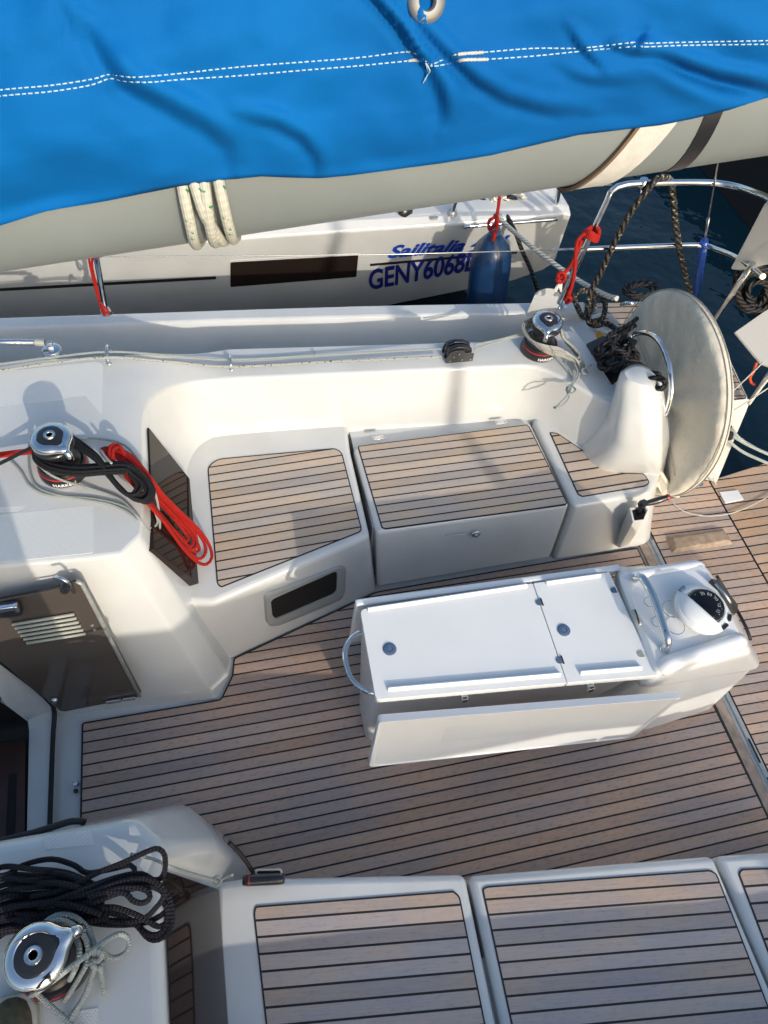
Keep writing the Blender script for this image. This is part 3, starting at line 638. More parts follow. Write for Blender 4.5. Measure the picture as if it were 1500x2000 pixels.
for u, v in ((1199,1153),(1252,1278)):
    c = P(u, v, TZ); o = [c+V3(.008,-.011,0), c+V3(.008,.011,0)]+[c+V3(-.011*math.sin(math.pi*k/8)-.002, .011*math.cos(math.pi*k/8), 0) for k in range(9)]
    vs, fs = loft([o, [p+V3(0,0,.003) for p in o]], True); mesh('hinge', vs, fs, bluegrey if v < 1200 else alu, l2)
# far leaf, folded down
fl = [P(693,1170,TZ-.005), P(1210,1101,TZ-.005), P(1216,1116,TZ-.012), P(704,1187,TZ-.012)]
fo = [fl[0], fl[1], V3(fl[1].x-.09, fl[1].y+.05, .32), V3(fl[0].x, fl[0].y+.03, .32)]
inn = [p+V3(0,-.025,0) for p in fo]
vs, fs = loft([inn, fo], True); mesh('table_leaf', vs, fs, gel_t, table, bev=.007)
# near leaf, hanging ajar on its brackets
A_, B_ = P(738,1396,.66), P(1324,1350,.66)
C_, D_ = PY(1236,1441,A_.y-.10), PY(720,1499,A_.y-.075)
nl = [A_, B_, C_, D_]; nn = (B_-A_).cross(D_-A_).normalized(); nn = nn if nn.y < 0 else -nn
oc = sum(nl, Vector())/4
nl2 = [A_+nn*.028, B_+nn*.028, C_, D_]; nn = (nl2[1]-nl2[0]).cross(nl2[3]-nl2[0]).normalized(); nn = nn if nn.y < 0 else -nn
F0 = roundpoly(nl2, [.012,.012,.05,.02], 4); F1 = [p-nn*.028 for p in F0]
lip = [p.lerp(sum(nl2, Vector())/4, .035)-nn*.004 for p in F0]; rimF = [p.lerp(sum(nl2, Vector())/4, .025) for p in F0]
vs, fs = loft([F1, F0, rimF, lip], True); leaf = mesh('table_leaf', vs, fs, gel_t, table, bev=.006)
ri = roundpoly([oc+(p-oc)*1.0+(oc-p).normalized()*.03 for p in nl], [.012,.012,.05,.02], 4)
for u, v in ((908,1368),(1155,1348)):
    c = P(u, v-4, .668); vs, fs = boxv(c+V3(0,.025,-.008), .022, .06, .024); br = mesh('leaf_bracket', vs, fs, alu, table, bev=.002)
    for dz in (-.0045,.0045):
        vs, fs = boxv(c+V3(0,-.0055,-.008+dz*1.2), .016, .003, .008); mesh('bracket_slot', vs, fs, rubber, br)
        vs, fs = boxv(c+V3(0,.007+dz*1.8,.0045), .015, .006, .003); mesh('bracket_slot', vs, fs, rubber, br)
# grab loop at the forward end
hx = tc[0].x
loop = [PY(702,1232,tc[0].y-.07)]
zz = .63
pts = [P(706,1236,zz)+V3(.03,0,0), P(700,1237,zz), P(684,1250,zz), P(674,1272,zz), P(678,1305,zz), P(690,1330,zz), P(722,1352,zz), P(728,1354,zz)+V3(.03,0,0)]
tubes('grab_handle', [spline(pts, .01)], .0095, chrome, table, n=14)
# helm pod at the after end: upper cap over a recessed lower box
CY = .885
top_ = [V3(1.225,1.045,.735), V3(1.60,1.035,.77), V3(1.60,.715,.77), V3(1.225,.70,.735)]
top_ = [P(1208,1122,.72), P(1376,1096,.76), P(1457,1254,.76), P(1287,1318,.72)]
rim_ = [P(1200,1108,.66)+V3(0,.015,0), V3(1.83,1.06,.47), V3(1.845,.705,.45), V3(1.235,.665,.62)]
r0 = roundpoly([V3(1.25,.99,0), V3(1.80,1.04,0), V3(1.855,.70,0), V3(1.50,.665,0), V3(1.25,.78,0)], [.03,.05,.03,.05,.03], 5)
r1 = roundpoly([V3(1.25,1.02,.46), V3(1.81,1.03,.40), V3(1.83,.715,.40), V3(1.50,.685,.55), V3(1.25,.70,.60)], [.03,.05,.03,.05,.03], 5)
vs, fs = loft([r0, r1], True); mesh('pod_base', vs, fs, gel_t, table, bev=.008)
ins = [cc_.lerp(sum(top_, Vector())/4, .10) for cc_ in top_]
rt = roundpoly(top_, .03, 6); rr_ = roundpoly(rim_, .06, 6); rm = [a.lerp(b_, .10)+V3(0,0,-.004) for a, b_ in zip(rt, rr_)]
rl = [p-V3(0,0,.05) for p in rr_]; rl = [p.lerp(V3(1.5,.88,p.z), .05) for p in rl]
ct = sum(top_, Vector())/4
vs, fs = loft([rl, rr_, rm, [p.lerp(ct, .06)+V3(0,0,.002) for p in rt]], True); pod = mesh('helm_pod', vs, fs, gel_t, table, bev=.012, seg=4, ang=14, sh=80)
for a_, b2_, rr3 in ((V3(*P(1296,1300,.720)), V3(*P(1446,1250,.748)), .029), (V3(*P(1222,1128,.712)), V3(*P(1368,1104,.740)), .022)):
    mid_ = spline([a_+V3(.004,0,-.02), a_.lerp(b2_,.06), a_.lerp(b2_,.5)+V3(0,0,.003), a_.lerp(b2_,.94), b2_+V3(-.004,0,-.02)], .012)
    tubes('pod_shoulder', [mid_], rr3, gel_t, pod, n=28)
# chrome arch and small fittings on the pod
arch = [P(1238,1131,.725), P(1240,1132,.75), P(1243,1128,.785), P(1254,1128,.80), P(1275,1165,.80), P(1296,1225,.80), P(1304,1250,.79), P(1301,1262,.76), P(1298,1268,.73)]
tubes('grab_handle', [spline(arch, .008)], .0140, chrome, pod, n=16)
for q in (arch[0], arch[-1]): mesh('handle_foot', *lathe([(.001,-.004),(.017,-.004),(.017,.002),(.012,.008),(.001,.008)], q, n=20), chrome, pod)
a, b_ = P(1237,1192,.738), P(1250,1222,.738)
tubes('drain_slot', [[a, b_]], .0085, alu, pod, n=12); tubes('drain_slot', [[a+V3(.002,-.002,.004), b_+V3(-.002,.004,.004)]], .005, rubber, pod, n=8)
for c0, r_ in ((P(1312,1190,.765),.034), (P(1318,1222,.765),.034), (P(1268,1176,.75),.02), (P(1283,1215,.75),.02)):
    mesh('holder_ring', *lathe([(r_-.002,0),(r_,0),(r_,.003),(r_-.002,.003),(r_-.002,0)], c0, n=28, caps=False), chrome, pod)
# black lever bracket at the after side
br = [P(1386,1132,.775), P(1402,1136,.77), P(1440,1184,.70), P(1438,1198,.68), P(1427,1200,.69), P(1413,1186,.72)]
vs, fs = loft([[p-V3(0,0,.02) for p in br], [p+V3(0,0,.012) for p in br]], True); mesh('lever_bracket', vs, fs, blackp, pod, bev=.005)
tubes('control_lever', [[P(1397,1140,.79), P(1416,1160,.775), P(1428,1178,.765)]], .004, chrome, pod, n=8)
tubes('pod_gasket', [spline([P(1400,1125,.72), P(1430,1175,.66), P(1457,1225,.66), P(1466,1250,.64)], .02)], .006, rubber, pod, n=8)

# compass on the pod
C0 = P(1368,1192,.768)
KS = 1.28
compass = thing('compass', C0, 'black-dialled steering compass under a half-open white hood on the table end', 'compass')
mesh('bezel', *lathe([(r_*KS,h_) for r_,h_ in ((.055,0),(.072,0),(.075,.006),(.070,.020),(.060,.026),(.053,.026),(.052,.020))], C0, n=48), gel_t, compass)
Cd = C0+V3(.012,.004,.022)
mesh('card', *lathe([(r_*KS,h_*KS) for r_,h_ in ((.001,.012),(.030,.010),(.046,.004),(.053,-.004))], Cd, n=40), plain('compass_black', (.004,.005,.008), .25), compass)
tk = MB(); 
for k in range(72):
    a = 2*math.pi*k/72; r1_, r2_ = (.041 if k % 6 else .037)*KS, .049*KS
    d = V3(math.cos(a), math.sin(a), 0); sd = V3(-d.y, d.x, 0)*(.0009 if k % 6 else .0013)
    hz = lambda r: .0125*KS-.0135*KS*(r/.05/KS)**2
    p, q = Cd+d*r1_+V3(0,0,hz(r1_)+.003), Cd+d*r2_+V3(0,0,hz(r2_)+.0035)
    tk.add(([p-sd, q-sd, q+sd, p+sd], [(0,1,2,3)]))
tk.build('scale_marks', whitetext, compass)
def textmesh(body, name, size, mat, parent, place, shear=0, space=1.0, offset=0, ext=.0):
    cu = bpy.data.curves.new(name, 'FONT'); cu.body = body; cu.size = size; cu.shear = shear; cu.space_character = space; cu.offset = offset; cu.extrude = ext; cu.resolution_u = 4
    tmp = bpy.data.objects.new('tmp_text', cu); col.objects.link(tmp); bpy.context.view_layer.update()
    me = bpy.data.meshes.new_from_object(tmp.evaluated_get(bpy.context.evaluated_depsgraph_get())); bpy.data.objects.remove(tmp)
    me.name = name; wdt = max(v.co.x for v in me.vertices)
    for v in me.vertices: v.co = place(v.co.copy(), wdt)
    me.materials.clear(); return link(name, me, mat, parent)
for k, s_ in enumerate(('30','60','90','12','15')):
    a = R(92-36*k); d = V3(math.cos(a), math.sin(a), 0); c = Cd+d*.031*KS; xd = V3(d.y, -d.x, 0)
    textmesh(s_, 'numeral', .0165, whitetext, compass, lambda co, w_, c=c, xd=xd, d=d: c+xd*(co.x-w_/2)+d*(co.y-.006)+V3(0,0,.0135))
mesh('glass', *lathe([(r_*KS,h_*KS) for r_,h_ in ((.0535,-.004),(.051,.006),(.042,.015),(.028,.021),(.012,.0235),(.001,.024))], Cd, n=40), None or (lambda: (lambda m_t_b: m_t_b[0])((lambda m,t,b:(b.inputs['Transmission Weight'].__setattr__('default_value',1),b.inputs['Roughness'].__setattr__('default_value',.02),b.inputs['IOR'].__setattr__('default_value',1.1),(m,))[-1])(*newmat('clear_dome'))))(), compass)
# half-open hood: quarter shell hinged across the dial
hoodv = []; 
for i in range(0, 11):
    row = []
    for j in range(0, 17):
        th = R(90+25)+R(i*15.0)*1.0; 
        el = math.pi*j/16
        # shell of a sphere cut by a plane through the hinge axis
        ax = V3(math.cos(R(-62)), math.sin(R(-62)), 0); bx = V3(-math.cos(R(28)), -math.sin(R(28)), 0)
        t_ = R(i*7.4)
        row.append(C0+V3(0,0,.024)+(ax*math.cos(el)+ (bx*math.cos(t_)+V3(0,0,1)*math.sin(t_))*math.sin(el))*.061*KS)
    hoodv.append([V3(p.x-.006, p.y-.002, C0.z+.018+(p.z-C0.z-.024)*.42) for p in row])
vs, fs = grid(hoodv); hd = mesh('hood', vs, fs, gel_t, compass); so_ = hd.modifiers.new('Solid', 'SOLIDIFY'); so_.thickness = .003
for a in (R(118), R(-62), R(-35)):
    d = V3(math.cos(a), math.sin(a), 0); c = C0+d*.071*KS+V3(0,0,.022); vs, fs = boxv(c, .026, .012, .012, frame((0,0,1), V3(-d.y, d.x, 0))); mesh('hood_pivot', vs, fs, blackp if a < 0 else bluegrey, compass, bev=.003)

# ================================================================== WINCHES
def winch(c, arm, label, top_r=.069):
    w_ = thing('winch', c, label, 'winch', 'chrome-topped winches'); c = Vector(c)
    mesh('base_skirt', *lathe([(.001,0),(.082,0),(.084,.006),(.082,.030),(.074,.052),(.001,.052)], c, n=48), blackp, w_)
    mesh('red_ring', *lathe([(.0795,.036),(.081,.036),(.0800,.0395),(.0785,.0395)], c, n=48), redring, w_)
    mesh('drum', *lathe([(.001,.052),(.066,.052),(.058,.062),(.050,.085),(.049,.110),(.055,.128),(.001,.128)], c, n=48), blackp, w_)
    mesh('stripper_ring', *lathe([(.001,.128),(.062,.128),(.066,.133),(.066,.138),(.060,.143),(.066,.148),(.066,.154),(.001,.154)], c, n=48), blackp, w_)
    o = []; o2 = []
    for k in range(64):
        a = 2*math.pi*k/64; da = (a-arm+math.pi) % (2*math.pi)-math.pi; e_ = math.exp(-(da/.26)**2); r_ = top_r-.002+.020*e_
        o.append((a, r_)); o2.append((a, .040+.014*math.exp(-(da/.33)**2)))
    def ring(L, z, k=1.0, off=0): return [c+V3(math.cos(a)*(r_*k+off), math.sin(a)*(r_*k+off), z) for a, r_ in L]
    vs, fs = loft([ring(o,.154,1,-.004), ring(o,.158), ring(o,.168), ring(o,.176,1,-.006), ring(o,.180,1,-.016), ring([(a, r_) for a, r_ in o2],.1815,1,.003), ring(o2,.179)], True)
    tp = mesh('top_cap', vs, fs, chrome, w_, sh=50)
    ca, sa = math.cos(arm), math.sin(arm)
    tubes('feeder_arm', [spline([c+V3(ca*(top_r+.012),sa*(top_r+.012),.166), c+V3(ca*(top_r+.024),sa*(top_r+.024),.155), c+V3(ca*(top_r+.022),sa*(top_r+.022),.135), c+V3(ca*(top_r+.005),sa*(top_r+.005),.120)], .006)], .011, chrome, w_, n=12)
    vs, fs = loft([ring(o2,.178,1,-.0005), ring(o2,.1825,1,-.001), ring(o2,.1835,1,-.004)], True); mesh('top_plate', vs, fs, blackp, tp, sh=40)
    mesh('socket', *lathe([(.009,.150),(.009,.184),(.011,.187),(.018,.187),(.020,.183)], c, n=32), chrome, tp)
    star = [c+V3(math.cos(2*math.pi*k/16)*(.0105 if k % 2 else .0075), math.sin(2*math.pi*k/16)*(.0105 if k % 2 else .0075), .1835) for k in range(16)]
    mesh('socket_hole', star, [tuple(range(16))], dark_in, tp)
    def wrap(co, wd, a0=R(-86)):
        s_ = (co.x-wd/2)/.0835; a = a0+s_; r_ = .0838+co.z
        return c+V3(math.cos(a)*r_, math.sin(a)*r_, .009+co.y)
    textmesh('HARKEN', 'lettering', .019, whitetext, w_, wrap, offset=.0006, space=1.05, ext=.0006)
    return w_
wA = P(114,926,ISL+.003); wB = P(1050,690,CO+.003); wC = P(112,1886,ISL+.003)
wA = V3(P(97,851,ISL+.18).x, P(97,851,ISL+.18).y, ISL+.001); wB = V3(P(1072,622,CO+.185).x, P(1072,622,CO+.185).y, CO+.004); wC = V3(P(66,1866,ISL+.18).x, P(66,1866,ISL+.18).y, ISL+.001)
winch(wA, R(-52), 'winch wrapped in black and red rope tails on the far winch island')
winch(wB, R(-112), 'winch wrapped in grey flecked line at the aft end of the far coaming')
winch(wC, R(22), 'large near winch with grey line, bottom left beside the shoe')

# ================================================================== ROPES
def rope(name, paths, r, mat, label, cat='rope', n=10, closed=False, step=.012, group=None):
    o = tubes(name, [spline(p, step, closed) for p in paths], r, mat, None, n=n, closed=closed)
    return tag(o, label, cat, group)
def jit(p, s): return V3(p[0]+random.uniform(-s,s), p[1]+random.uniform(-s,s), p[2]+random.uniform(-s,s)*.5)
# black tail on winch A
base = [(66,880,.925),(84,903,.93),(115,914,.94),(155,919,.945),(200,916,.935),(245,914,.925),(278,926,.915),(297,948,.91),(300,966,.905),(288,979,.905),(266,976,.91),(240,958,.92),(215,928,.93),(190,895,.94),(165,872,.94),(140,860,.935),(118,846,.935),(85,846,.93)]
cen = V3(185,915,0); paths = []
for i in range(8):
    L = []; sc_ = 1.02-.045*i
    for k, (u, v, z) in enumerate(base):
        if 6 <= k <= 14: uu = cen.x+(u-cen.x)*(sc_ if k < 13 else 1)+random.uniform(-2,2); vv = cen.y+(v-cen.y)*(sc_*.9+.1)+random.uniform(-3,3)
        else: uu, vv = u+random.uniform(-1.5,1.5), v+(i-3.5)*2.6
        L.append(P(uu, vv, z+.006*(i % 3)+ (.002*i)))
    paths.append(L)
rope('coiled_rope', paths, .0062, rp_black, 'black braided rope coil hung round the far left winch', closed=True)
rope('rope_lead', [pz([(-60,932,.93),(0,905,.93),(40,885,.935),(70,868,.94),(75,850,.93)])], .0062, rp_black, 'black braided line running into the far left winch from the left edge')
rope('rope_lead', [pz([(-60,893,.90),(0,886,.90),(30,882,.90),(70,878,.905)]), pz([(-60,900,.895),(10,890,.895),(72,883,.90)])], .006, rp_red, 'red line running behind the far left winch from the left edge')
# red tail
redb = [(200,878,.90),(228,876,.905),(262,893,.90),(290,930,.89),(318,965,.82),(352,1000,.70),(385,1032,.56),(408,1062,.48),(414,1088,.455),(402,1103,.455),(386,1098,.47),(358,1070,.58),(325,1024,.74),(290,982,.87),(262,947,.89),(232,912,.895),(208,893,.90)]
paths = []
ax0, ax1 = V3(205,885,0), V3(405,1095,0)
for i in range(6):
    L = []; wsc = 1-.13*i; sh_ = 1-(.0,.05,.13,.16,.10,.2)[i]
    for u, v, z in redb:
        t = ((u-205)*200+(v-885)*210)/(200*200+210*210); pu, pv = 205+200*t, 885+210*t; ou, ov = u-pu, v-pv
        t2 = t*sh_; qu, qv = 205+200*t2+ou*wsc, 885+210*t2+ov*wsc
        L.append(P(qu+random.uniform(-1.5,1.5), qv+random.uniform(-1.5,1.5), (z if t2 == t else .90-(.90-z)*sh_**1.3)+.004*(i % 3)))
    paths.append(L)
rope('coiled_rope', paths, .0064, rp_red, 'long red braided rope tail hanging over the far smoked window', closed=True)
rope('rope_turn', [pz([(222,915,.90),(214,893,.93),(216,872,.94),(228,868,.93),(240,880,.92),(246,900,.90)]), pz([(228,918,.90),(221,897,.93),(222,877,.94),(232,873,.93)])], .0064, rp_red, 'short red turn tying the red coil beside the winch')
gA = [pz([(20,898,.86),(42,922,.86),(60,950,.86),(95,967,.86),(150,971,.86),(200,977,.86),(245,990,.86),(270,1010,.858),(288,1035,.80),(303,1041,.74),(312,1030,.74),(309,990,.80),(300,955,.87),(283,920,.87),(262,888,.87),(240,868,.87),(200,858,.865),(150,856,.86)]),
      pz([(58,868,.86),(58,915,.86),(72,950,.86),(110,966,.862),(160,975,.86),(215,985,.86),(252,1002,.86),(272,1022,.84),(290,1032,.79),(308,1020,.77),(296,985,.83),(285,965,.86)]),
      pz([(72,905,.94),(100,928,.92),(140,944,.88),(190,958,.862),(235,975,.862),(262,1000,.862)]),
      pz([(196,878,.95),(206,892,.955),(218,905,.955)])]
rope('slack_line', gA, .0042, rp_grey, 'thin grey line lying in a loose loop under the far left winch', n=8)
# winch B tail
loopB = [(1028,636,.795),(1030,655,.80),(1046,672,.805),(1072,684,.80),(1100,690,.785),(1124,704,.75),(1134,712,.735),(1137,702,.735),(1122,684,.75),(1103,664,.775),(1098,645,.79),(1080,630,.79),(1050,628,.79)]
paths = []
for i in range(8):
    L = [P(u+(i-4)*1.3+random.uniform(-2,2), v+(i-3.5)*(2.6 if 2 < k < 9 else 1.6)+random.uniform(-1.5,1.5), z+.028-.009*i+.004*(i % 2)) for k, (u, v, z) in enumerate(loopB)]
    paths.append(L)
tail = rope('coiled_rope', paths, .0042, rp_fleck, 'grey black-flecked line coiled round the far aft winch', closed=True, n=8)
rope('rope_tail', [pz([(1126,706,.74),(1134,722,.73),(1126,742,.715),(1115,756,.712),(1110,770,.712),(1096,786,.70),(1084,798,.66)]),
     pz([(1120,708,.74),(1128,726,.725),(1118,748,.715),(1108,762,.72),(1118,768,.73),(1124,760,.72),(1112,752,.72),(1106,762,.71),(1112,776,.70),(1098,792,.67),(1080,796,.66)]),
     pz([(1100,705,.73),(1112,722,.72),(1118,735,.71)])], .0042, rp_grey, 'knotted end of grey line hanging from the far aft winch', n=8)
rope('rope_tail', [pz([(1134,712,.73),(1142,722,.725),(1148,728,.73),(1140,730,.735),(1136,722,.74),(1146,718,.735),(1155,713,.73)])], .0042, rp_grey, 'small knot in grey line on the coaming beside the aft winch', n=8)
# lines led aft along the coaming
lz = .022
rope('control_line', [pz([(-80,720,ISL+.03),(0,711,ISL+.03),(100,698,ISL+.03),(213,687,ISL+.03),(330,694,.78),(450,702,CO+lz),(650,692,CO+lz),(862,681,CO+.045)])], .0045, rp_grey, 'upper plain grey line led aft along the far coaming', n=8)
rope('control_line', [pz([(-80,732,ISL+.03),(0,724,ISL+.03),(100,709,ISL+.03),(213,698,ISL+.03),(330,706,.78),(450,716,CO+lz),(650,706,CO+lz),(862,697,CO+.035)])], .0055, rp_fleck, 'lower flecked line led aft along the far coaming', n=8)
rope('control_line', [pz([(926,673,CO+.045),(980,662,CO+.06),(1028,648,CO+.09)]), pz([(926,682,CO+.04),(985,664,CO+.055),(1030,652,CO+.085)])], .0042, rp_grey, 'pair of grey lines between black clutch and aft winch', n=8)
def guide(u, v, z, label, s=1.0):
    c = P(u, v, z); g_ = thing('line_guide', c, label, 'line guide', 'steel line guides on the coaming')
    a, b_ = c+V3(0,.035*s,.0), c+V3(0,-.035*s,0)
    tubes('steel_bow', [spline([a, a+V3(0,-.003,.028*s), c+V3(0,0,.040*s), b_+V3(0,.003,.028*s), b_], .004)], .006*s, chrome, g_, n=10)
    for q in (a, b_): mesh('foot', *lathe([(.001,0),(.010*s,0),(.008*s,.004),(.001,.005)], q, n=14), chrome, g_)
guide(213,697,ISL+.003, 'bright steel line guide on the corner of the far winch island'); guide(451,712,CO+.004, 'steel line guide where the far coaming straightens', .85); guide(615,692,CO+.004, 'tiny steel line guide midway along the far coaming', .45)
# rope clutch
cl = P(894,700,CO+.002); clutch = thing('rope_clutch', cl, 'black double rope clutch on top of the far coaming', 'rope clutch')
for dy in (-.022, .012, .046):
    pr_ = [(-.062,0),(-.062,.035),(-.050,.060),(-.025,.070),(.012,.066),(.020,.050),(.045,.050),(.062,.042),(.062,0)]
    a = [cl+V3(x, dy-.004, z) for x, z in pr_]; b_ = [cl+V3(x, dy+.004, z) for x, z in pr_]
    vs, fs = loft([a, b_], True); sp_ = mesh('side_plate', vs, fs, plain('clutch_grey', (.05,.052,.055), .5) if dy < 0 else blackp, clutch, bev=.002)
    if dy < 0:
        for x, z in ((-.045,.012),(-.03,.035),(.05,.012),(-.008,.05),(.01,.015)): mesh('rivet', *lathe([(.001,0),(.0035,0),(.003,.002),(.001,.002)], cl+V3(x, dy-.0045, z), (0,-1,0), 10), alu, sp_)
for dy in (-.005, .029):
    pr_ = [(-.060,.030),(-.052,.066),(-.020,.082),(.020,.078),(.050,.062),(.056,.045),(.0,.03)]
    a = [cl+V3(x, dy-.011, z) for x, z in pr_]; b_ = [cl+V3(x, dy+.011, z) for x, z in pr_]
    vs, fs = loft([a, b_], True); mesh('cam_lever', vs, fs, blackp, clutch, bev=.005)

# near black coil on the port island
def blob_strands(n_, ctrl, spread, zs, jit_=3):
    out = []
    for i in range(n_):
        t = (i+.5)/n_-.5; L = []
        for k, (u, v, z) in enumerate(ctrl):
            sp_ = spread[k]; L.append(P(u+random.uniform(-jit_,jit_), v+t*sp_*2+random.uniform(-jit_,jit_), z+zs*random.random()))
        out.append(L)
    return out
blk = []
blk += blob_strands(9, [(-80,1790,.90),(0,1745,.90),(60,1735,.91),(130,1735,.92),(200,1760,.91)], [60,55,42,36,30], .05)
blk += [pz([(-80,1745,.90),(0,1716,.90),(45,1690,.90),(100,1678,.90),(145,1690,.90),(170,1705,.90),(215,1698,.90),(255,1690,.90),(263,1705,.90),(250,1722,.91),(180,1740,.93),(90,1752,.93)]),
        pz([(60,1752,.94),(130,1735,.95),(190,1705,.95),(240,1685,.95),(290,1662,.96),(310,1658,.96),(322,1672,.95),(322,1700,.93),(313,1716,.91),(298,1718,.91),(285,1710,.92),(265,1706,.93),(220,1716,.95),(150,1742,.96),(80,1770,.95)]),
        pz([(90,1782,.93),(160,1765,.95),(220,1740,.95),(265,1726,.94),(300,1728,.93),(326,1745,.92),(335,1775,.91),(335,1808,.90),(320,1830,.89),(300,1836,.89),(285,1828,.89),(268,1808,.90),(240,1790,.90),(180,1775,.92),(110,1765,.94)]),
        pz([(100,1762,.95),(170,1745,.96),(240,1722,.96),(290,1718,.95),(318,1735,.94),(318,1755,.93),(300,1778,.92),(280,1795,.91),(240,1800,.90),(180,1792,.90),(120,1780,.90),(60,1778,.90)]),
        pz([(160,1798,.89),(200,1805,.89),(250,1806,.89),(290,1800,.89),(322,1782,.90),(330,1760,.91),(312,1738,.93),(280,1732,.95),(230,1745,.96),(170,1768,.95)]),
        pz([(190,1745,.96),(235,1735,.965),(275,1735,.96),(292,1745,.955),(290,1758,.955),(275,1764,.955),(258,1758,.96),(245,1745,.965),(215,1742,.965),(170,1750,.96)]),
        pz([(180,1775,.93),(220,1772,.93),(262,1785,.92),(290,1800,.91),(310,1810,.90),(326,1800,.90),(325,1785,.90)]),
        pz([(262,1800,.89),(285,1822,.90),(306,1826,.90),(322,1812,.90),(328,1780,.91),(318,1762,.92)])]
blk += blob_strands(6, [(-60,1820,.90),(20,1800,.90),(90,1795,.90),(150,1790,.90),(210,1785,.90)], [26,22,20,14,10], .03)
blk += [pz([(-60,1860,.88),(-10,1835,.88),(20,1815,.89),(60,1800,.90)]), pz([(-60,1800,.93),(0,1775,.94),(70,1765,.95),(140,1755,.95)])]
rope('coiled_rope', blk, .0066, rp_navy, 'heap of black rope on the near island in front of the near winch')
gN = [pz([(70,1842,.95),(78,1812,.95),(110,1788,.95),(145,1790,.95),(172,1815,.94),(185,1850,.93),(185,1880,.925),(175,1920,.90),(160,1955,.88),(140,1985,.87),(130,2030,.86)]),
      pz([(80,1830,.96),(100,1800,.97),(130,1800,.97),(160,1822,.96),(172,1850,.95),(170,1880,.94),(160,1900,.93),(142,1930,.90),(125,1955,.88)]),
      pz([(90,1815,.94),(125,1808,.94),(150,1835,.95),(155,1862,.96),(148,1890,.95),(135,1915,.93)]),
      pz([(60,1945,.93),(90,1925,.98),(130,1895,1.0),(170,1865,.99),(195,1845,.96),(225,1826,.93),(243,1826,.92),(252,1838,.91),(248,1858,.90),(232,1869,.895),(215,1870,.90),(202,1860,.91),(192,1852,.94),(180,1858,.96)]),
      pz([(182,1862,.96),(194,1857,.97),(200,1866,.96),(192,1876,.95),(180,1876,.95),(180,1886,.95),(194,1890,.94),(200,1880,.95),(196,1890,.91),(200,1915,.88),(204,1942,.865)]),
      pz([(62,1932,.92),(82,1950,.90),(110,1975,.88),(135,1998,.87),(170,2040,.86)])]
rope('rope_tail', gN, .0062, rp_grey, 'grey line with a bowline knot round the near winch')
rope('lashing_line', [pz([(255,1668,.87),(300,1678,.87),(330,1692,.86),(380,1708,.72),(415,1718,.62),(424,1724,.60),(418,1714,.61),(426,1712,.61),(432,1720,.60),(424,1730,.60),(418,1722,.60),(430,1718,.60),(446,1711,.62),(454,1709,.63)])], .0042, rp_grey, 'short grey cord with a knot across the near smoked window', n=8)
# ================================================================== WINCH HANDLES AND POCKETS
pk0 = thing('winch_handle_pocket', PY(1228,1040,1.50), 'white plastic pocket on the far bench front holding a black winch handle', 'holder')
t_ = [PY(1229,991,1.52), PY(1262,989,1.52), PY(1266,997,1.475), PY(1258,1017,1.45), PY(1236,1020,1.45)]
b_ = [PY(1198,1064,1.56), PY(1214,1055,1.58), PY(1232,1060,1.545), PY(1226,1068,1.50), PY(1209,1070,1.50)]
cen_t = sum(t_, Vector())/5
ti = [p.lerp(cen_t, .22) for p in t_]; bi = [p.lerp(sum(b_, Vector())/5, .22) for p in b_]
n = 5; vv = t_+b_+ti+[a.lerp(c_, .5) for a, c_ in zip(ti, bi)]
fs = [(i, 5+i, 5+(i+1)%5, (i+1)%5) for i in range(5)]+[(i, (i+1)%5, 10+(i+1)%5, 10+i) for i in range(5)]+[(10+i, 10+(i+1)%5, 15+(i+1)%5, 15+i) for i in range(5)]+[(15,16,17,18,19),(9,8,7,6,5)]
mesh('pocket_body', vv, fs, offwhite, pk0, bev=.002)
mesh('pocket_shade', [p-V3(0,0,.012) for p in ti], [(0,1,2,3,4)], dark_in, pk0)  # near-black sheet paints the shade inside the pocket mouth
hd = thing('winch_crank', PY(1252,1000,1.50), 'black winch handle with grip pointing aft, stowed in the white pocket', 'winch crank', 'winch cranks')
tubes('handle_arm', [spline([PY(1238,1022,1.49), PY(1246,1003,1.50), PY(1254,985,1.505)], .01)], .013, blackp, hd, n=14)
mesh('handle_hub', *lathe([(.001,-.014),(.016,-.014),(.019,0),(.016,.016),(.001,.016)], PY(1255,984,1.50), (.2,-.3,1), 20), blackp, hd)
gp = [PY(1260,984,1.50), PY(1275,980,1.50), PY(1308,970,1.50)]
tubes('grip', [spline(gp, .01)], .014, blackp, hd, n=16, rf=lambda t: .75+.35*math.sin(math.pi*min(1, t*1.1)))
mesh('grip_ring', *lathe([(.0135,0),(.0150,0),(.0150,.007),(.0135,.007)], gp[2]-(gp[2]-gp[1]).normalized()*.012, gp[2]-gp[1], 20), redring, hd)
c = P(513,1718,.44); hd2 = thing('winch_crank', c, 'black handle grip with red ring lying at the corner of the near bench', 'winch crank', 'winch cranks')
g0, g1 = P(474,1720,.455), P(556,1716,.455)
tubes('grip', [spline([g0, g0.lerp(g1,.3), g0.lerp(g1,.7), g1], .01)], .0165, blackp, hd2, n=18, rf=lambda t: .80+.20*min(1, 8*min(t, 1-t)))
mesh('grip_ring', *lathe([(.0155,0),(.0172,0),(.0172,.004),(.0155,.004)], g0.lerp(g1,.14), g1-g0, 24), redring, hd2)
pk1 = thing('winch_handle_pocket', P(520,1705,.40), 'small white edged pocket behind the near black handle grip', 'holder')
o = roundpoly([P(497,1710,.42), P(499,1697,.42), P(551,1696,.42), P(552,1710,.42)], .012)
oi = inset(o, .005)
vs, fs = loft([[p-V3(0,0,.10) for p in o], o, [p for p in oi], [p-V3(0,0,.02) for p in oi]], True); mesh('pocket_body', vs, fs, offwhite, pk1)
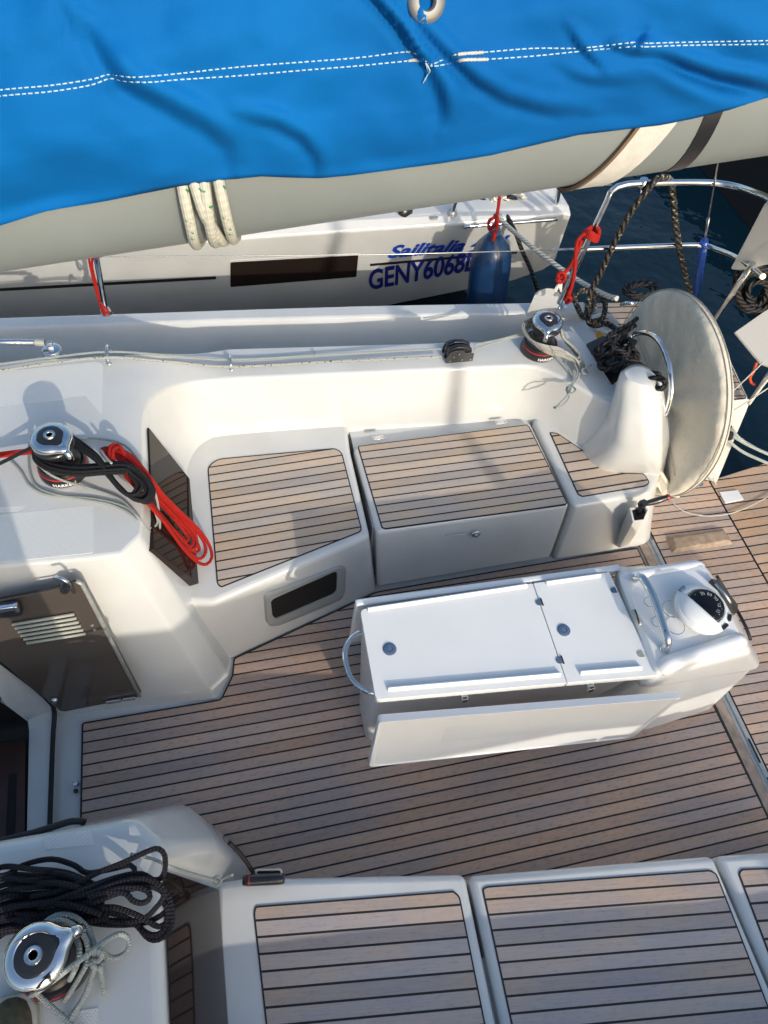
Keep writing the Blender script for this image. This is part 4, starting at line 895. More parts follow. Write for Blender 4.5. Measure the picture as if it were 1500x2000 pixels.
mesh('pocket_shade', [p-V3(0,0,.012) for p in oi], [tuple(range(len(oi)))], dark_in, pk1)  # dark sheet again in place of the shaded pocket inside

# ================================================================== HELM: covered wheel, arch, rope box
WX, WY, WZc, WR = 1.975, 2.02, .56, .475
wheel = thing('steering_wheel', (WX, WY, 0), 'large steering wheel hidden under a pale grey canvas cover', 'steering wheel')
rings = []; NA = 110
def wp_(a, r, x):
    return V3(WX+x, WY+r*math.cos(a), WZc+r*math.sin(a))
prof = [(.02,-.040),(.08,-.040),(.16,-.034),(.24,-.030),(.32,-.030),(.38,-.033),(.42,-.036),(.448,-.034),(.462,-.026),(.470,-.010),(.473,.004),(.470,.018),(.460,.034),(.42,.042),(.30,.040),(.12,.04),(.02,.04)]
for i, (r, x) in enumerate(prof):
    ring = []
    for k in range(NA):
        a = 2*math.pi*k/NA; low = max(0, -math.sin(a)); 
        wr = .024*noise.noise(V3(math.cos(a)*2.2, math.sin(a)*2.2, r*5))+.010*noise.noise(V3(a*7, r*4, 2))*(r/.48)**2+.014*abs(noise.noise(V3(a*12, r*3, 5)))*max(0,(r-.25)/.22)
        pl = .004*math.sin(a*46)*max(0, (r-.40)/.08)*max(0, .3-math.sin(a-.5))
        sag = .035*low*low*(r/.48)
        ring.append(wp_(a, r+sag+(pl if r > .4 else 0), x+wr*(1 if x < 0 else .4)-.03*low*(r/.48)*(x < 0)))
    rings.append(ring)
vs, fs = loft(rings, True); mesh('wheel_cover', vs, fs, canvas, wheel, sub=1, sh=80)
seam_m = plain('cover_seam', (.36,.34,.30), .8)
for r_, x_ in ((.4735,-.008),(.4745,.012)):
    tubes('piping', [[wp_(2*math.pi*k/90, r_+.035*max(0,-math.sin(2*math.pi*k/90))**2, x_) for k in range(90)]], .0022, seam_m, wheel, n=6, closed=True)
tubes('cover_seam_line', [spline([wp_(R(200), .40, -.052), wp_(R(185), .15, -.052), wp_(R(60), .05, -.052), wp_(R(20), .3, -.044), wp_(R(22), .45, -.046)], .02)], .0018, seam_m, wheel, n=6)
# slit with cord at the foot and skirt
sk = [PY(1285,905,1.72), PY(1302,935,1.66), PY(1330,972,1.62), PY(1300,965,1.64), PY(1278,925,1.70), PY(1272,880,1.78)]
sk_o = [p+V3(-.02,-.0,0) for p in sk]; vs, fs = loft([sk, sk_o], True); mesh('cover_skirt', vs, fs, canvas, wheel, bev=.004)
# chrome arch forward of the wheel
archp = [(1232,672),(1229,662),(1240,652),(1262,650),(1284,662),(1300,690),(1309,725),(1311,765),(1303,800),(1288,826),(1272,838),(1258,838)]
ar = tubes('pedestal_arch', [spline([pk(u, v, 0, 1.80-.008*max(0,k-8)-.02*max(0,2-k)) for k, (u, v) in enumerate(archp)], .012)], .0125, chrome, None, n=18); tag(ar, 'curved chrome grab bar in front of the canvas-covered wheel', 'grab rail')
# black rope locker opening with black rope heap
lk_ = [P(1144,672,CO+.004), P(1180,655,CO+.004), P(1237,716,CO+.01), P(1196,752,CO+.006)]
lo = roundpoly(lk_, .012); mesh('rope_locker_opening', lo+[p-V3(0,0,.003) for p in lo], [tuple(range(len(lo)))]+[(i, len(lo)+i, len(lo)+(i+1)%len(lo), (i+1)%len(lo)) for i in range(len(lo))], blackp, yacht)
hp = []
for i in range(16):
    cu, cv = 1196+random.uniform(-22,24), 690+random.uniform(-22,24); rr2 = random.uniform(.02,.055); cz = CO+.02+random.uniform(0,.09); c = P(cu, cv, cz)
    tilt = Matrix.Rotation(random.uniform(-.9,.9), 3, 'X') @ Matrix.Rotation(random.uniform(-.9,.9), 3, 'Y')
    hp.append([c+tilt @ V3(math.cos(a)*rr2*1.3, math.sin(a)*rr2, random.uniform(-.006,.006)) for a in [2*math.pi*k/9 for k in range(9)]])
rope('rope_heap', hp, .0115, rp_blklaid, 'heap of black rope in the locker beside the covered wheel', closed=True)
rope('mooring_line', [[pk(u, v, 0, x) for u, v, x in ((1228,700,1.66),(1250,712,1.70),(1270,728,1.73),(1288,736,1.74),(1300,748,1.73),(1292,760,1.71),(1276,752,1.70),(1262,738,1.70),(1270,728,1.72),(1290,732,1.74))],
     [pk(u, v, 0, x) for u, v, x in ((1300,745,1.72),(1280,738,1.70),(1262,742,1.68),(1244,750,1.67),(1220,757,1.66))], [pk(u, v, 0, x) for u, v, x in ((1258,725,1.71),(1266,745,1.68),(1280,760,1.70),(1296,756,1.73))]], .0105, rp_blklaid, 'black laid rope knotted over the helm pedestal top')
rope('mooring_line', [pz([(1185,668,.80),(1190,655,.80),(1208,645,.79),(1232,632,.78),(1244,622,.77)]), pz([(1195,672,.80),(1205,660,.80),(1222,648,.79),(1240,636,.78)])], .011, rp_blklaid, 'black laid rope leading outboard past the orange tag')
ot = [P(1163,652,.62), P(1172,646,.64), P(1180,658,.66), P(1168,664,.64)]
tag(mesh('orange_tag', ot+[p-V3(0,0,.004) for p in ot], [(0,1,2,3),(7,6,5,4),(0,4,5,1),(1,5,6,2),(2,6,7,3),(3,7,4,0)], orangetag), 'small orange tag beside the black rope locker', 'tag')
# low sunlit coaming/side deck aft of the winch with round ring moulding
mesh('deck_ring', *lathe([(.055,0),(.075,0),(.070,.012),(.058,.012),(.052,0)], P(1180,632,QZ), n=36, caps=False), gel, yacht)
gw = [P(1040,588,.66), P(1046,570,.72), P(1068,562,.74), P(1090,566,.74), P(1100,590,.68)]
o = roundpoly(gw, .03); vs, fs = loft([[p+V3(0,.02,-.12) for p in o], o], True); tag(mesh('outboard_buoy', vs, fs, gel, None, bev=.02), 'rounded white float showing just outside the gunwale by the rail base', 'buoy')

# ================================================================== PUSHPIT, LIFELINES, STANCHION
push = thing('pushpit_rail', PY(1092,592,2.45), 'polished steel pushpit rail curving round the stern quarter', 'rail')
top_r = [PY(1092,592,2.45), PY(1140,490,2.45), PY(1186,393,2.45), PY(1196,372,2.45), PY(1224,360,2.45), PY(1300,357,2.45), PY(1385,357,2.45), PY(1432,363,2.40), PY(1468,374,2.30), PY(1502,389,2.15), PY(1560,430,1.85)]
tubes('upper_rail', [spline(top_r, .02)], .0130, chrome, push, n=14)
low_r = [PY(1136,487,2.45), PY(1250,482,2.45), PY(1365,479,2.45), PY(1400,487,2.38), PY(1446,507,2.22), PY(1490,540,2.0)]
tubes('lower_rail', [spline(low_r, .02)], .0115, chrome, push, n=12)
mesh('foot', *lathe([(.001,-.006),(.038,-.006),(.036,.004),(.018,.010),(.001,.010)], P(1090,592,GW+.008), n=24), chrome, push)
tubes('rear_post', [[PY(1470,515,2.10), PY(1385,640,2.30)]], .0125, chrome, push, n=12)
tubes('rail_clamp', [[PY(1258,350,2.45), PY(1254,372,2.45)]], .017, chrome, push, n=10)
life = thing('lifeline', PY(1135,487,2.5), 'two thin steel lifelines from the pushpit along the gunwale', 'lifeline')
tubes('upper_wire', [[PY(1196,361,2.47), PY(1150,363,2.50), PY(900,372,2.58), PY(200,410,2.62), PY(-300,440,2.64)]], .0025, wire_m, life, n=6)
tubes('lower_wire', [[PY(1134,487,2.46), PY(760,497,2.58), PY(195,502,2.62), PY(-300,512,2.64)]], .0025, wire_m, life, n=6)
tubes('turnbuckle', [[PY(1130,486,2.47), PY(1076,488,2.48)], [PY(1192,361,2.47), PY(1136,364,2.49)]], .005, chrome, life, n=8)
stn = thing('stanchion', P(207,612,GW), 'polished steel stanchion standing on the far gunwale, red cord along it', 'stanchion')
sb = P(207,611,GW); stt = PY(150,330,sb.y-.03)
tubes('post', [[sb, PY(189,506,sb.y-.02)+V3(0,0,.02)+ (PY(189,506,sb.y-.02)-sb)*.9]], .0125, chrome, stn, n=14)
mesh('socket', *lathe([(.001,-.004),(.030,-.004),(.026,.006),(.018,.03),(.0135,.032)], sb, n=24), chrome, stn)
rope('cord', [[PY(196,500,2.58), PY(180,503,2.58), PY(174,506,2.58), PY(182,545,2.60), PY(194,590,2.62), PY(200,608,2.63), PY(206,616,2.61)], [PY(199,500,2.57), PY(184,500,2.57), PY(180,520,2.59), PY(190,565,2.61), PY(198,600,2.62), PY(210,612,2.62)],
     [PY(194,590,2.60), PY(208,604,2.60), PY(214,614,2.60)]], .0050, rp_red, 'thin red cord tied down the steel stanchion', n=8)
rk = []
for i in range(5):
    t = i/5; c = PY(1157-6*t, 452+20*t, 2.43); rk.append([c+V3(math.cos(a)*.030, math.sin(a)*.026, .010*math.sin(a*2)+.004*i) for a in [2*math.pi*k/8 for k in range(8)]])
rope('red_lashing', rk, .0095, rp_red, 'red cord turns knotted high on the pushpit leg', closed=True)
rope('red_lashing', [[PY(1143,455,2.42), PY(1128,470,2.42), PY(1124,500,2.42), PY(1121,540,2.43), PY(1112,575,2.44), PY(1106,592,2.45), PY(1116,584,2.42), PY(1110,580,2.40)], [PY(1136,470,2.42), PY(1130,485,2.42), PY(1114,520,2.43), PY(1100,535,2.43), PY(1092,545,2.43), PY(1090,535,2.43), PY(1100,532,2.42), PY(1104,545,2.42), PY(1094,552,2.42), PY(1088,545,2.42)],
     [PY(1124,505,2.42), PY(1122,530,2.42), PY(1116,560,2.43), PY(1104,586,2.44)]], .0080, rp_red, 'red cord hanging down the pushpit leg to the deck')
fr_ = MB()
for i in range(9):
    a = PY(1093+i*.6, 548, 2.42+.002*i); b2 = PY(1083+i*1.6, 566+4*math.sin(i), 2.42); fr_.add(loft([[a+V3(.003*math.cos(q), 0, .003*math.sin(q)) for q in (0,2.1,4.2)], [b2+V3(.004*math.cos(q), 0, .004*math.sin(q)) for q in (0,2.1,4.2)]]))
tag(fr_.build('frayed_rope_end', webbing), 'frayed white rope end under the red lashing', 'rope end')
# mottled mooring rope slung over the rail
rope('mooring_rope', [[PY(1148,600,2.38), PY(1154,570,2.42), PY(1172,535,2.42), PY(1200,475,2.42), PY(1235,410,2.42), PY(1262,375,2.42), PY(1280,352,2.43), PY(1298,346,2.45), PY(1310,355,2.47), PY(1315,390,2.46), PY(1320,440,2.45), PY(1328,490,2.44), PY(1340,540,2.42), PY(1350,575,2.40)],
     [P(1150,598,.70), P(1140,620,.66), P(1128,600,.68), P(1122,578,.72), P(1138,568,.74), P(1155,572,.73), P(1160,600,.70), P(1150,612,.68), P(1150,630,.64), P(1165,636,.63), P(1185,632,.63), P(1205,645,.64), P(1222,655,.66)],
     [P(1155,628,.65), P(1176,622,.64), P(1182,595,.66), P(1172,578,.70), P(1158,572,.74)]], .0135, rp_mottle, 'thick black and gold mottled mooring rope slung over the pushpit')
bs = thing('backstay', PY(1375,475,2.44), 'steel backstay wire with blue plastic tube on its lower end', 'backstay')
pt, pb_ = PY(1412,262,2.42), PY(1376,470,2.44)
tubes('wire', [[pt+(pt-pb_)*1.5, pb_]], .0035, wire_m, bs, n=8)
tubes('sleeve', [[PY(1376,470,2.44), PY(1360,575,2.50)]], .017, bluetube, bs, n=14)
tubes('swage', [[PY(1384,425,2.44), PY(1376,470,2.44)]], .006, wire_m, bs, n=8)
rope('coiled_rope', [[PY(1468+r_*math.cos(a)*1.0+dx, 566+r_*1.1*math.sin(a)+dy, 2.2+dd) for a in [2*math.pi*k/10 for k in range(10)]] for r_, dx, dy, dd in ((30,0,0,0),(34,4,6,.02),(26,8,-10,.03),(38,10,-2,-.02),(22,14,8,.0),(36,18,4,.04),(30,-2,-14,.05))], .013, rp_blklaid, 'black rope coil hanging on the stern rail at the right edge', closed=True)
rope('mooring_rope', [[PY(1455,545,2.2), PY(1425,585,2.25), PY(1395,620,2.3)], [PY(1450,555,2.2), PY(1420,590,2.25), PY(1390,632,2.3)]], .0105, rp_blklaid, 'black rope running down the rear rail post')
rope('coiled_rope', [[P(1252+r_*math.cos(a)*1.3, 566+r_*.6*math.sin(a), .62+dz) for a in [2*math.pi*k/9 for k in range(9)]] for r_, dz in ((22,0),(26,.02),(20,.04),(24,.06),(17,.07))], .012, rp_blklaid, 'black rope coil on the cleat behind the covered wheel', closed=True)
clt = tubes('deck_cleat', [spline([P(1214,596,.62), P(1226,592,.66), P(1240,592,.66), P(1252,590,.65)], .01)], .011, chrome, None, n=12); tag(clt, 'steel horn cleat half under a black rope coil', 'cleat')
# white panels at the right edge
def panel(name, pts, th, mat, label, cat, rad=.02):
    T = roundpoly(pts, rad); n_ = (pts[1]-pts[0]).cross(pts[2]-pts[0]).normalized(); vs, fs = loft([[p-n_*th for p in T], T], True)
    return tag(mesh(name, vs, fs, mat, None, bev=.005), label, cat)
panel('stern_seat', [PY(1436,516,2.25), PY(1505,385,2.10), PY(1620,385,1.9), PY(1620,490,1.9), PY(1500,508,2.1), PY(1466,520,2.2)], .03, offwhite, 'ivory rounded stern seat edge high at the right border', 'seat', .015)
panel('flat_board', [P(1433,650,.85), P(1500,603,.85), P(1600,640,.75), P(1560,740,.6), P(1484,712,.72)], .01, plain('board_white', (.34,.34,.34), .5), 'flat pale board hanging over the water at the right edge', 'board', .005)
rope('cord', [pz([(1478,708,.74),(1472,725,.70),(1465,738,.64),(1468,748,.60),(1473,751,.58)])], .006, plain('orange_cord',(.8,.08,.02),.5), 'short orange cord dangling below the pale board', n=8)
# thin mooring lines at the stern
rope('mooring_line', [pz([(1393,935,.06),(1402,950,-.02),(1424,958,-.12),(1455,953,-.15),(1500,932,-.12),(1560,900,-.1)])], .0035, rp_thin, 'thin pale line sagging over the water behind the transom', n=6)
rope('mooring_line', [pz([(1420,822,.42),(1440,852,.38),(1470,872,.3),(1500,886,.25),(1580,915,.2)]), pz([(1424,846,.40),(1448,862,.35),(1480,878,.3),(1520,895,.25)]), pz([(1418,857,.38),(1450,882,.3),(1500,905,.25),(1560,930,.2)])], .008, rp_grey, 'three grey mooring lines running aft from the transom block')
rope('mooring_line', [pz([(1462,790,.55),(1480,765,.6),(1500,740,.65),(1540,700,.7)]), pz([(1464,785,.55),(1484,756,.6),(1503,728,.65),(1540,690,.7)])], .008, rp_thin, 'pair of pale lines rising from the quarter corner to the right edge')
rope('mooring_line', [pz([(1422,808,.56),(1452,790,.60),(1500,758,.66),(1560,720,.72)]), pz([(1430,765,.60),(1462,735,.68),(1492,706,.76)])], .0035, rp_thin, 'thin grey cords crossing the quarter deck corner', n=6)
rope('mooring_line', [pz([(1314,982,.02),(1335,998,.015),(1370,1007,.015),(1410,1006,.015),(1450,995,.015),(1500,970,.015),(1560,930,.02)])], .003, rp_thin, 'thin pale line curving across the aft teak deck', n=6)
bk = thing('mooring_block', P(1420,848,.35), 'black block on the white transom face holding grey lines', 'block')
mesh('cheek', *lathe([(.001,0),(.024,0),(.026,.01),(.022,.02),(.001,.02)], P(1421,850,.40), (.5,-.7,.5), 20), blackp, bk)
mesh('mount', *[x for x in boxv(P(1417,838,.42), .03, .03, .06)], rubber, bk, bev=.004)
mesh('deck_fitting', *lathe([(.001,0),(.02,0),(.018,.008),(.001,.010)], P(1366,944,.005), n=20), bluegrey, yacht)

# ================================================================== STANDING RIGGING END ON THE ISLAND
tb = thing('rigging_screw', P(103,688,ISL), 'steel rod and swivel base on the far side deck, upper left', 'rigging')
mesh('swivel_base', *lathe([(.001,0),(.036,0),(.038,.006),(.036,.022),(.028,.026),(.001,.026)], P(103,690,ISL), n=32), chrome, tb)
mesh('toggle', *[x for x in boxv(P(98,675,ISL+.04), .022, .016, .035)], chrome, tb, bev=.003)
r0_ = P(88,669,ISL+.055)
tubes('rod', [[r0_, P(-80,667,ISL+.06)]], .0115, chrome, tb, n=14)
mesh('end_fitting', *lathe([(.001,0),(.0145,0),(.0145,.035),(.001,.035)], r0_, P(-80,667,ISL+.06)-r0_, 16), alu, tb)

# ================================================================== BOOM, STRAPS, SAIL COVER
b0_, b1_ = PY(0,525,.9), PY(1500,298,.9)
bd = (b1_-b0_).normalized(); off = V3(0,.046,.070)
ba, bb = b0_+off-bd*1.6, b0_+off+bd*1.75
boom = thing('boom', ba.lerp(bb,.5), 'grey aluminium boom crossing the upper picture below the blue sail cover', 'boom')
def ellring(c, ry, rz, n=40):
    return [c+V3(0, ry*math.cos(2*math.pi*k/n), rz*math.sin(2*math.pi*k/n)) for k in range(n)]
vs, fs = loft([ellring(ba,.062,.098), ellring(bb,.062,.098)], True); mesh('boom_tube', vs, fs, boomgrey, boom, sh=50)
def boomring(name, u0, v0, u1, v1, mat, k, w_=.001, dz=0):
    """band between two pixels on the lower silhouette"""
    def at_(u, v):
        p = PY(u, v, .9); t = (p-b0_).dot(bd); return b0_+off+bd*t
    a, b_ = at_(u0, v0), at_(u1, v1); rs = []
    for c, kk in ((a,k-.001),(a,k),(b_,k),(b_,k-.001)): rs.append(ellring(c+V3(0,0,-dz), .062+kk, .098+kk))
    vs, fs = loft(rs, False); return mesh(name, vs, fs, mat, boom, sh=50)
boomring('black_band', 1318, 325, 1350, 320, blackp, .0015)
st_a = PY(1180,350,.9); 
def strapring(t0, t1, k, mat, name):
    rs = []
    a = b0_+off+bd*t0; b_ = b0_+off+bd*t1
    for t, kk in ((0,.0),(0,k),(1,k),(1,.0)):
        ring = []
        for q in range(40):
            an = 2*math.pi*q/40; c = a.lerp(b_, t); low = max(0, -math.sin(an)); lean = .05*math.sin(an)
            ring.append(c+bd*lean+V3(0, (.0635+kk)*math.cos(an), (.100+kk)*math.sin(an)-.001*low))
        rs.append(ring)
    vs, fs = loft(rs, False); return mesh(name, vs, fs, mat, boom, sh=50)
tt = (PY(1215,345,.9)-b0_).dot(bd)
strapring(tt-.020, tt+.034, .004, webbing, 'webbing_strap'); strapring(tt-.026, tt-.020, .005, browncloth, 'strap_lining')
# lashing line round the boom
def bl(u, v, y): return PY(u, v, y)
rope('boom_lashing', [[bl(352,345,.885), bl(362,395,.872), bl(372,440,.872), bl(378,468,.885), bl(384,478,.93), bl(392,470,1.0)],
                      [bl(375,345,.882), bl(388,385,.870), bl(400,420,.868), bl(418,450,.878), bl(432,470,.90), bl(440,470,.97)],
                      [bl(396,345,.884), bl(402,385,.868), bl(408,430,.868), bl(415,462,.880), bl(420,474,.92), bl(428,468,1.0)],
                      [bl(424,340,.884), bl(432,380,.870), bl(442,425,.868), bl(450,455,.880), bl(455,468,.92), bl(462,462,1.0)]], .0078, rp_green, 'cream green-flecked rope turns lashed round the grey boom', n=12)
# cover: front sheet laid out in its own (along, up) grid on the sail bundle, closed over the top and down the back
edge = [(-400,545),(-100,470),(0,440),(85,414),(160,400),(210,391),(280,376),(350,362),(430,351),(510,343),(560,345),(620,347),(680,342),(760,332),(800,326),(860,318),(960,302),(1060,278),(1130,262),(1200,254),(1290,243),(1350,231),(1420,214),(1470,200),(1500,190),(1600,170),(1900,110)]
def edgev(u):
    for (a, b_), (c, d) in zip(edge, edge[1:]):
        if a <= u <= c:
            t = (u-a)/(c-a); return b_+(d-b_)*t
    return edge[-1][1]
creases = [  # polyline px, half width px, depth m (positive = towards the camera), sharpness side
 ([(120,0),(140,40),(146,80)], 16, .006), ([(175,60),(205,110),(240,160),(330,205),(400,245),(445,285),(456,325)], 22, .013), ([(200,95),(260,180),(330,225)], 30, .006),
 ([(470,225),(540,243),(590,270),(618,305),(622,345)], 16, .013), ([(700,-40),(745,10),(785,55),(812,100),(835,125)], 13, .022), ([(835,130),(858,170),(868,205),(862,240)], 20, .014),
 ([(812,0),(812,40)], 12, .006), ([(760,-20),(800,30),(840,75),(880,115),(930,160),(990,195),(1060,213),(1140,217)], 16, .014), ([(900,100),(960,150),(1040,200)], 40, .006),
 ([(1112,60),(1128,85),(1150,110),(1178,140)], 12, .009), ([(1095,135),(1130,152),(1170,160),(1240,158)], 14, .006), ([(1262,60),(1250,85),(1240,90)], 10, .010),
 ([(1215,95),(1290,110),(1340,130),(1400,150),(1460,160),(1520,175)], 16, .020), ([(1250,95),(1330,150),(1400,180),(1460,195)], 22, -.012)]
def crease(u, v):
    d = 0
    for pts, hw, dep in creases:
        best = 1e9; tt_ = 0; nseg = len(pts)-1; side = 1
        for i, ((a, b_), (c, e_)) in enumerate(zip(pts, pts[1:])):
            L2 = (c-a)**2+(e_-b_)**2; t = max(0, min(1, ((u-a)*(c-a)+(v-b_)*(e_-b_))/L2)); q = math.hypot(u-a-(c-a)*t, v-b_-(e_-b_)*t)
            if q < best: best = q; tt_ = (i+t)/nseg; side = 1 if ((c-a)*(v-b_)-(e_-b_)*(u-a)) > 0 else -1
        if best < hw*4:
            taper = math.sin(math.pi*min(1, max(0, .06+tt_*.90)))**.6
            s_ = best*side/hw
            # ridge with a steep lower side
            d += dep*taper*(math.exp(-(s_+.9)**2) if True else 0) - dep*.7*taper*math.exp(-((s_-.6)/.8)**2)
    return d
def frontY(u, v):
    e = edgev(u); h_ = (e-v)/330.0                 # 0 at hem, 1 well above
    base_y = .878-.05*math.sin(min(1, max(0, h_*1.1))*math.pi*.5)**1.0+.05*max(0, h_-.35)
    wob = .012*noise.noise(V3(u/210, v/120, 3))+.004*noise.noise(V3(u/70, v/60, 9))
    hemf = min(1, max(0, (e-v)/26))
    return base_y-(wob*hemf+crease(u, v))-.004*(1-hemf)
def cov(u, v): return PY(u, v, frontY(u, v))
us = list(range(-400, 1901, 10)); rows = []
for j in range(0, 62):
    row = []
    for u in us:
        e = edgev(u); v = e-(e+170)*(j/61)
        row.append(cov(u, v))
    rows.append(row)
topr = rows[-1]
for dy, dz in ((.03,.05),(.08,.075),(.14,.06),(.19,.0),(.22,-.12),(.22,-.25),(.19,-.38)):
    rows.append([p+V3(0,dy,dz) for p in topr])
vs, fs = grid(rows); 
cover = thing('sail_cover', (cov(750,200).x, .95, cov(750,200).z), 'bright blue canvas sail cover draped over the boom, double white stitching', 'sail cover')
cs = mesh('cover_cloth', vs, fs, bluecloth, cover, sh=180); so_ = cs.modifiers.new('Solid', 'SOLIDIFY'); so_.thickness = .003; so_.offset = 0
def stitch(pts, phase):
    path = spline([V3(u, v, 0) for u, v in pts], 1.0); out = []; L = 0; seg = []
    for a, b_ in zip(path, path[1:]):
        L += (b_-a).length; k = (L+phase) % 12.5
        if k < 9.6: seg.append(a)
        else:
            if len(seg) > 1: out.append(seg)
            seg = []
    return [[cov(p.x, p.y)+V3(0,-.0020,.0006) for p in (s_[0], s_[len(s_)//2], s_[-1])] for s_ in out]
thread = plain('white_thread', (.42,.58,.68), .8)
s1 = [(-200,196),(0,175),(100,166),(180,154),(212,145),(245,149),(270,150),(350,143),(470,130),(600,120),(700,112),(790,101),(815,104),(838,124),(860,118),(890,106),(950,101),(1040,94),(1115,94),(1160,91),(1240,82),(1262,84),(1340,82),(1500,79),(1700,76)]
s2 = [(-200,210),(0,187),(100,178),(175,166),(215,153),(245,158),(290,160),(350,155),(470,147),(600,136),(700,128),(790,119),(815,117),(840,128),(865,126),(900,117),(955,115),(1040,109),(1110,102),(1160,97),(1240,90),(1262,91),(1340,88),(1500,86),(1700,84)]
tubes('stitching', stitch(s1, 0), .0008, thread, cover, n=6); tubes('stitching', stitch(s2, 5), .0008, thread, cover, n=6)
wt = plain('worn_thread', (.50,.50,.46), .9)
for s_, u0, u1 in ((s1,795,815),(s2,794,818),(s1,892,945),(s2,890,952)):
    L = [p for p in spline([V3(u, v, 0) for u, v in s_], 3.0) if u0 < p.x < u1]
    tubes('worn_stitching', [[cov(p.x, p.y)+V3(0,-.0022,.0006) for p in L]], .0021, wt, cover, n=6, rf=lambda t: .6+.4*abs(math.sin(t*23)))
tubes('loose_thread', [[cov(830,120)+V3(0,-.004,0), cov(834,135)+V3(0,-.008,0), cov(828,150)+V3(0,-.006,0), cov(824,159)+V3(0,-.004,0)], [cov(832,122)+V3(0,-.004,0), cov(836,130)+V3(0,-.01,0), cov(832,146)+V3(0,-.004,0)]], .0008, thread, cover, n=5)
ge = cov(829,-6)+V3(0,-.010,0)
mesh('eyelet', *lathe([(.008,-.004),(.0205,-.004),(.0205,.001),(.016,.004),(.010,.004),(.008,.0)], ge, (0,-1,.5), 32, caps=False), plain('dull_grommet', (.22,.22,.21), .5, metal=.3), cover)

# ================================================================== NEIGHBOUR YACHT (to starboard)
HN = V3(0,-1.05,-.40).normalized(); HO = V3(0,3.35,.65)
def Hh(u, v, off=0): return PL(u, v, HO+HN*off, HN)
nb = thing('neighbour_yacht', V3(0, 3.9, WZ), 'white neighbouring yacht moored alongside, blue lettering on its hull', 'sailing yacht')
kn = [(-500,520),(0,494),(300,478),(550,461),(730,449),(910,437),(1040,425),(1100,418),(1116,420)]
bt = [(-500,760),(0,735),(300,700),(620,640),(800,602),(900,575),(1000,549),(1060,528),(1084,512)]
dk = [(-500,498),(0,472),(300,455),(550,438),(730,426),(882,414),(1040,404),(1100,399),(1112,402)]
rows = []
for (a, b_), (c, d), (e_, f_) in zip(kn, bt, dk):
    k_ = Hh(a, b_); bo = Hh(c, d) if c > 700 else Hh(c, d); bo.x = k_.x if c < 1000 else bo.x; q = PY(e_, f_, k_.y+.05); q.x = k_.x
    mid = k_.lerp(bo, .5)
    rows.append([V3(k_.x, 4.9, q.z), V3(k_.x, k_.y+.30, q.z), q, k_, mid, bo, V3(bo.x, bo.y+.8, bo.z-.25)])
vs, fs = grid(rows); m_ = len(rows[0]); last = rows[-1]; n0_ = len(vs)
fs.append(tuple((len(rows)-1)*m_+j for j in range(m_)))
hullm = mesh('hull', vs, fs, gel, nb, bev=.012)
dz0 = rows[4][2].z
def nbox(u0, u1, v, y0, y1, h_, name='cockpit_coaming', mat=gel, bev=.02):
    a = PY(u0, v, y0); b2 = PY(u1, v, y0); vs, fs = boxv(((a.x+b2.x)/2, (y0+y1)/2, dz0+h_/2), abs(b2.x-a.x), y1-y0, h_); return mesh(name, vs, fs, mat, nb, bev=bev)
nbox(-300, 700, 420, 3.95, 5.3, .34, 'cabin_top'); nbox(740, 1030, 400, 4.0, 4.25, .22); nbox(1035, 1098, 380, 3.85, 4.6, .30, 'stern_locker')
wpn = [Hh(450,513,.004), Hh(700,499,.004), Hh(696,541,.004), Hh(450,561,.004)]
o = roundpoly(wpn, .012); vs, fs = loft([[p-HN*.02 for p in o], o], True); mesh('hull_window', vs, fs, acryl, nb)
wpb = [Hh(447,509,.002), Hh(704,495,.002), Hh(700,546,.002), Hh(447,567,.002)]
o = roundpoly(wpb, .02); vs, fs = loft([[p-HN*.02 for p in o], o], True); mesh('window_recess', vs, fs, gel, nb)
def stripe(a, b2, wpx, mat, name):
    p = [Hh(a[0],a[1]-wpx/2,.003), Hh(b2[0],b2[1]-wpx/2,.003), Hh(b2[0],b2[1]+wpx/2,.003), Hh(a[0],a[1]+wpx/2,.003)]
    vs, fs = loft([[q-HN*.004 for q in p], p], True); mesh(name, vs, fs, mat, nb)
stripe((-300,583), (422,543), 5, rubber, 'black_stripe'); stripe((723,518), (1010,493), 4, rubber, 'black_stripe')
def hulltext(body, name, o_px, e_px, h_px, mat, shear, offset, space=1.0):
    O = Hh(*o_px, .004); E_ = Hh(*e_px, .004); xd = (E_-O).normalized(); W = (E_-O).length; up = HN.cross(xd).normalized(); up = up if up.z > 0 else -up
    T_ = Hh(o_px[0]+h_px[0], o_px[1]-h_px[1], .004); hh = (T_-O).dot(up)
    textmesh(body, name, 1.0, mat, nb, lambda co, w_: O+xd*(co.x/w_*W)+up*(co.y/.70*hh)+HN*(co.z*.0), shear=shear, offset=offset, space=space)
hulltext('GENY6068D', 'registration_lettering', (720,566), (938,524), (4,38), navytext, .22, .026)
hulltext('Sailitalia', 'name_lettering', (756,504), (905,490), (4,23), bluetext, .35, .034)
hulltext('451', 'name_lettering', (915,489), (988,482), (4,22), bluetext, .35, .03)
tubes('rub_strake', [spline([Hh(905,443,.012), Hh(1000,435,.014), Hh(1088,428,.012)], .05)], .010, chrome, nb, n=10)
for u, v, ut, vt in ((883,418,902,352),(1086,405,1098,330)):
    s0 = PY(u, v, 3.42); mesh('stanchion', *loft(tubev([s0, PY(ut, vt, 3.40)+(PY(ut, vt, 3.40)-s0)*.8], .013, 12)[0]), chrome, nb); mesh('stanchion_foot', *lathe([(.001,0),(.03,0),(.02,.02),(.001,.02)], s0, n=16), alu, nb)
tubes('horn_cleat', [spline([PY(938,402,3.55), PY(975,402,3.55), PY(1050,396,3.55)], .03)], .013, chrome, nb, n=10)
blkp = PY(786,412,3.48); vs, fs = lathe([(.001,0),(.035,.005),(.045,.03),(.035,.05),(.001,.055)], blkp, (.4,-1,.6), 20); mesh('deck_block', vs, fs, blackp, nb)
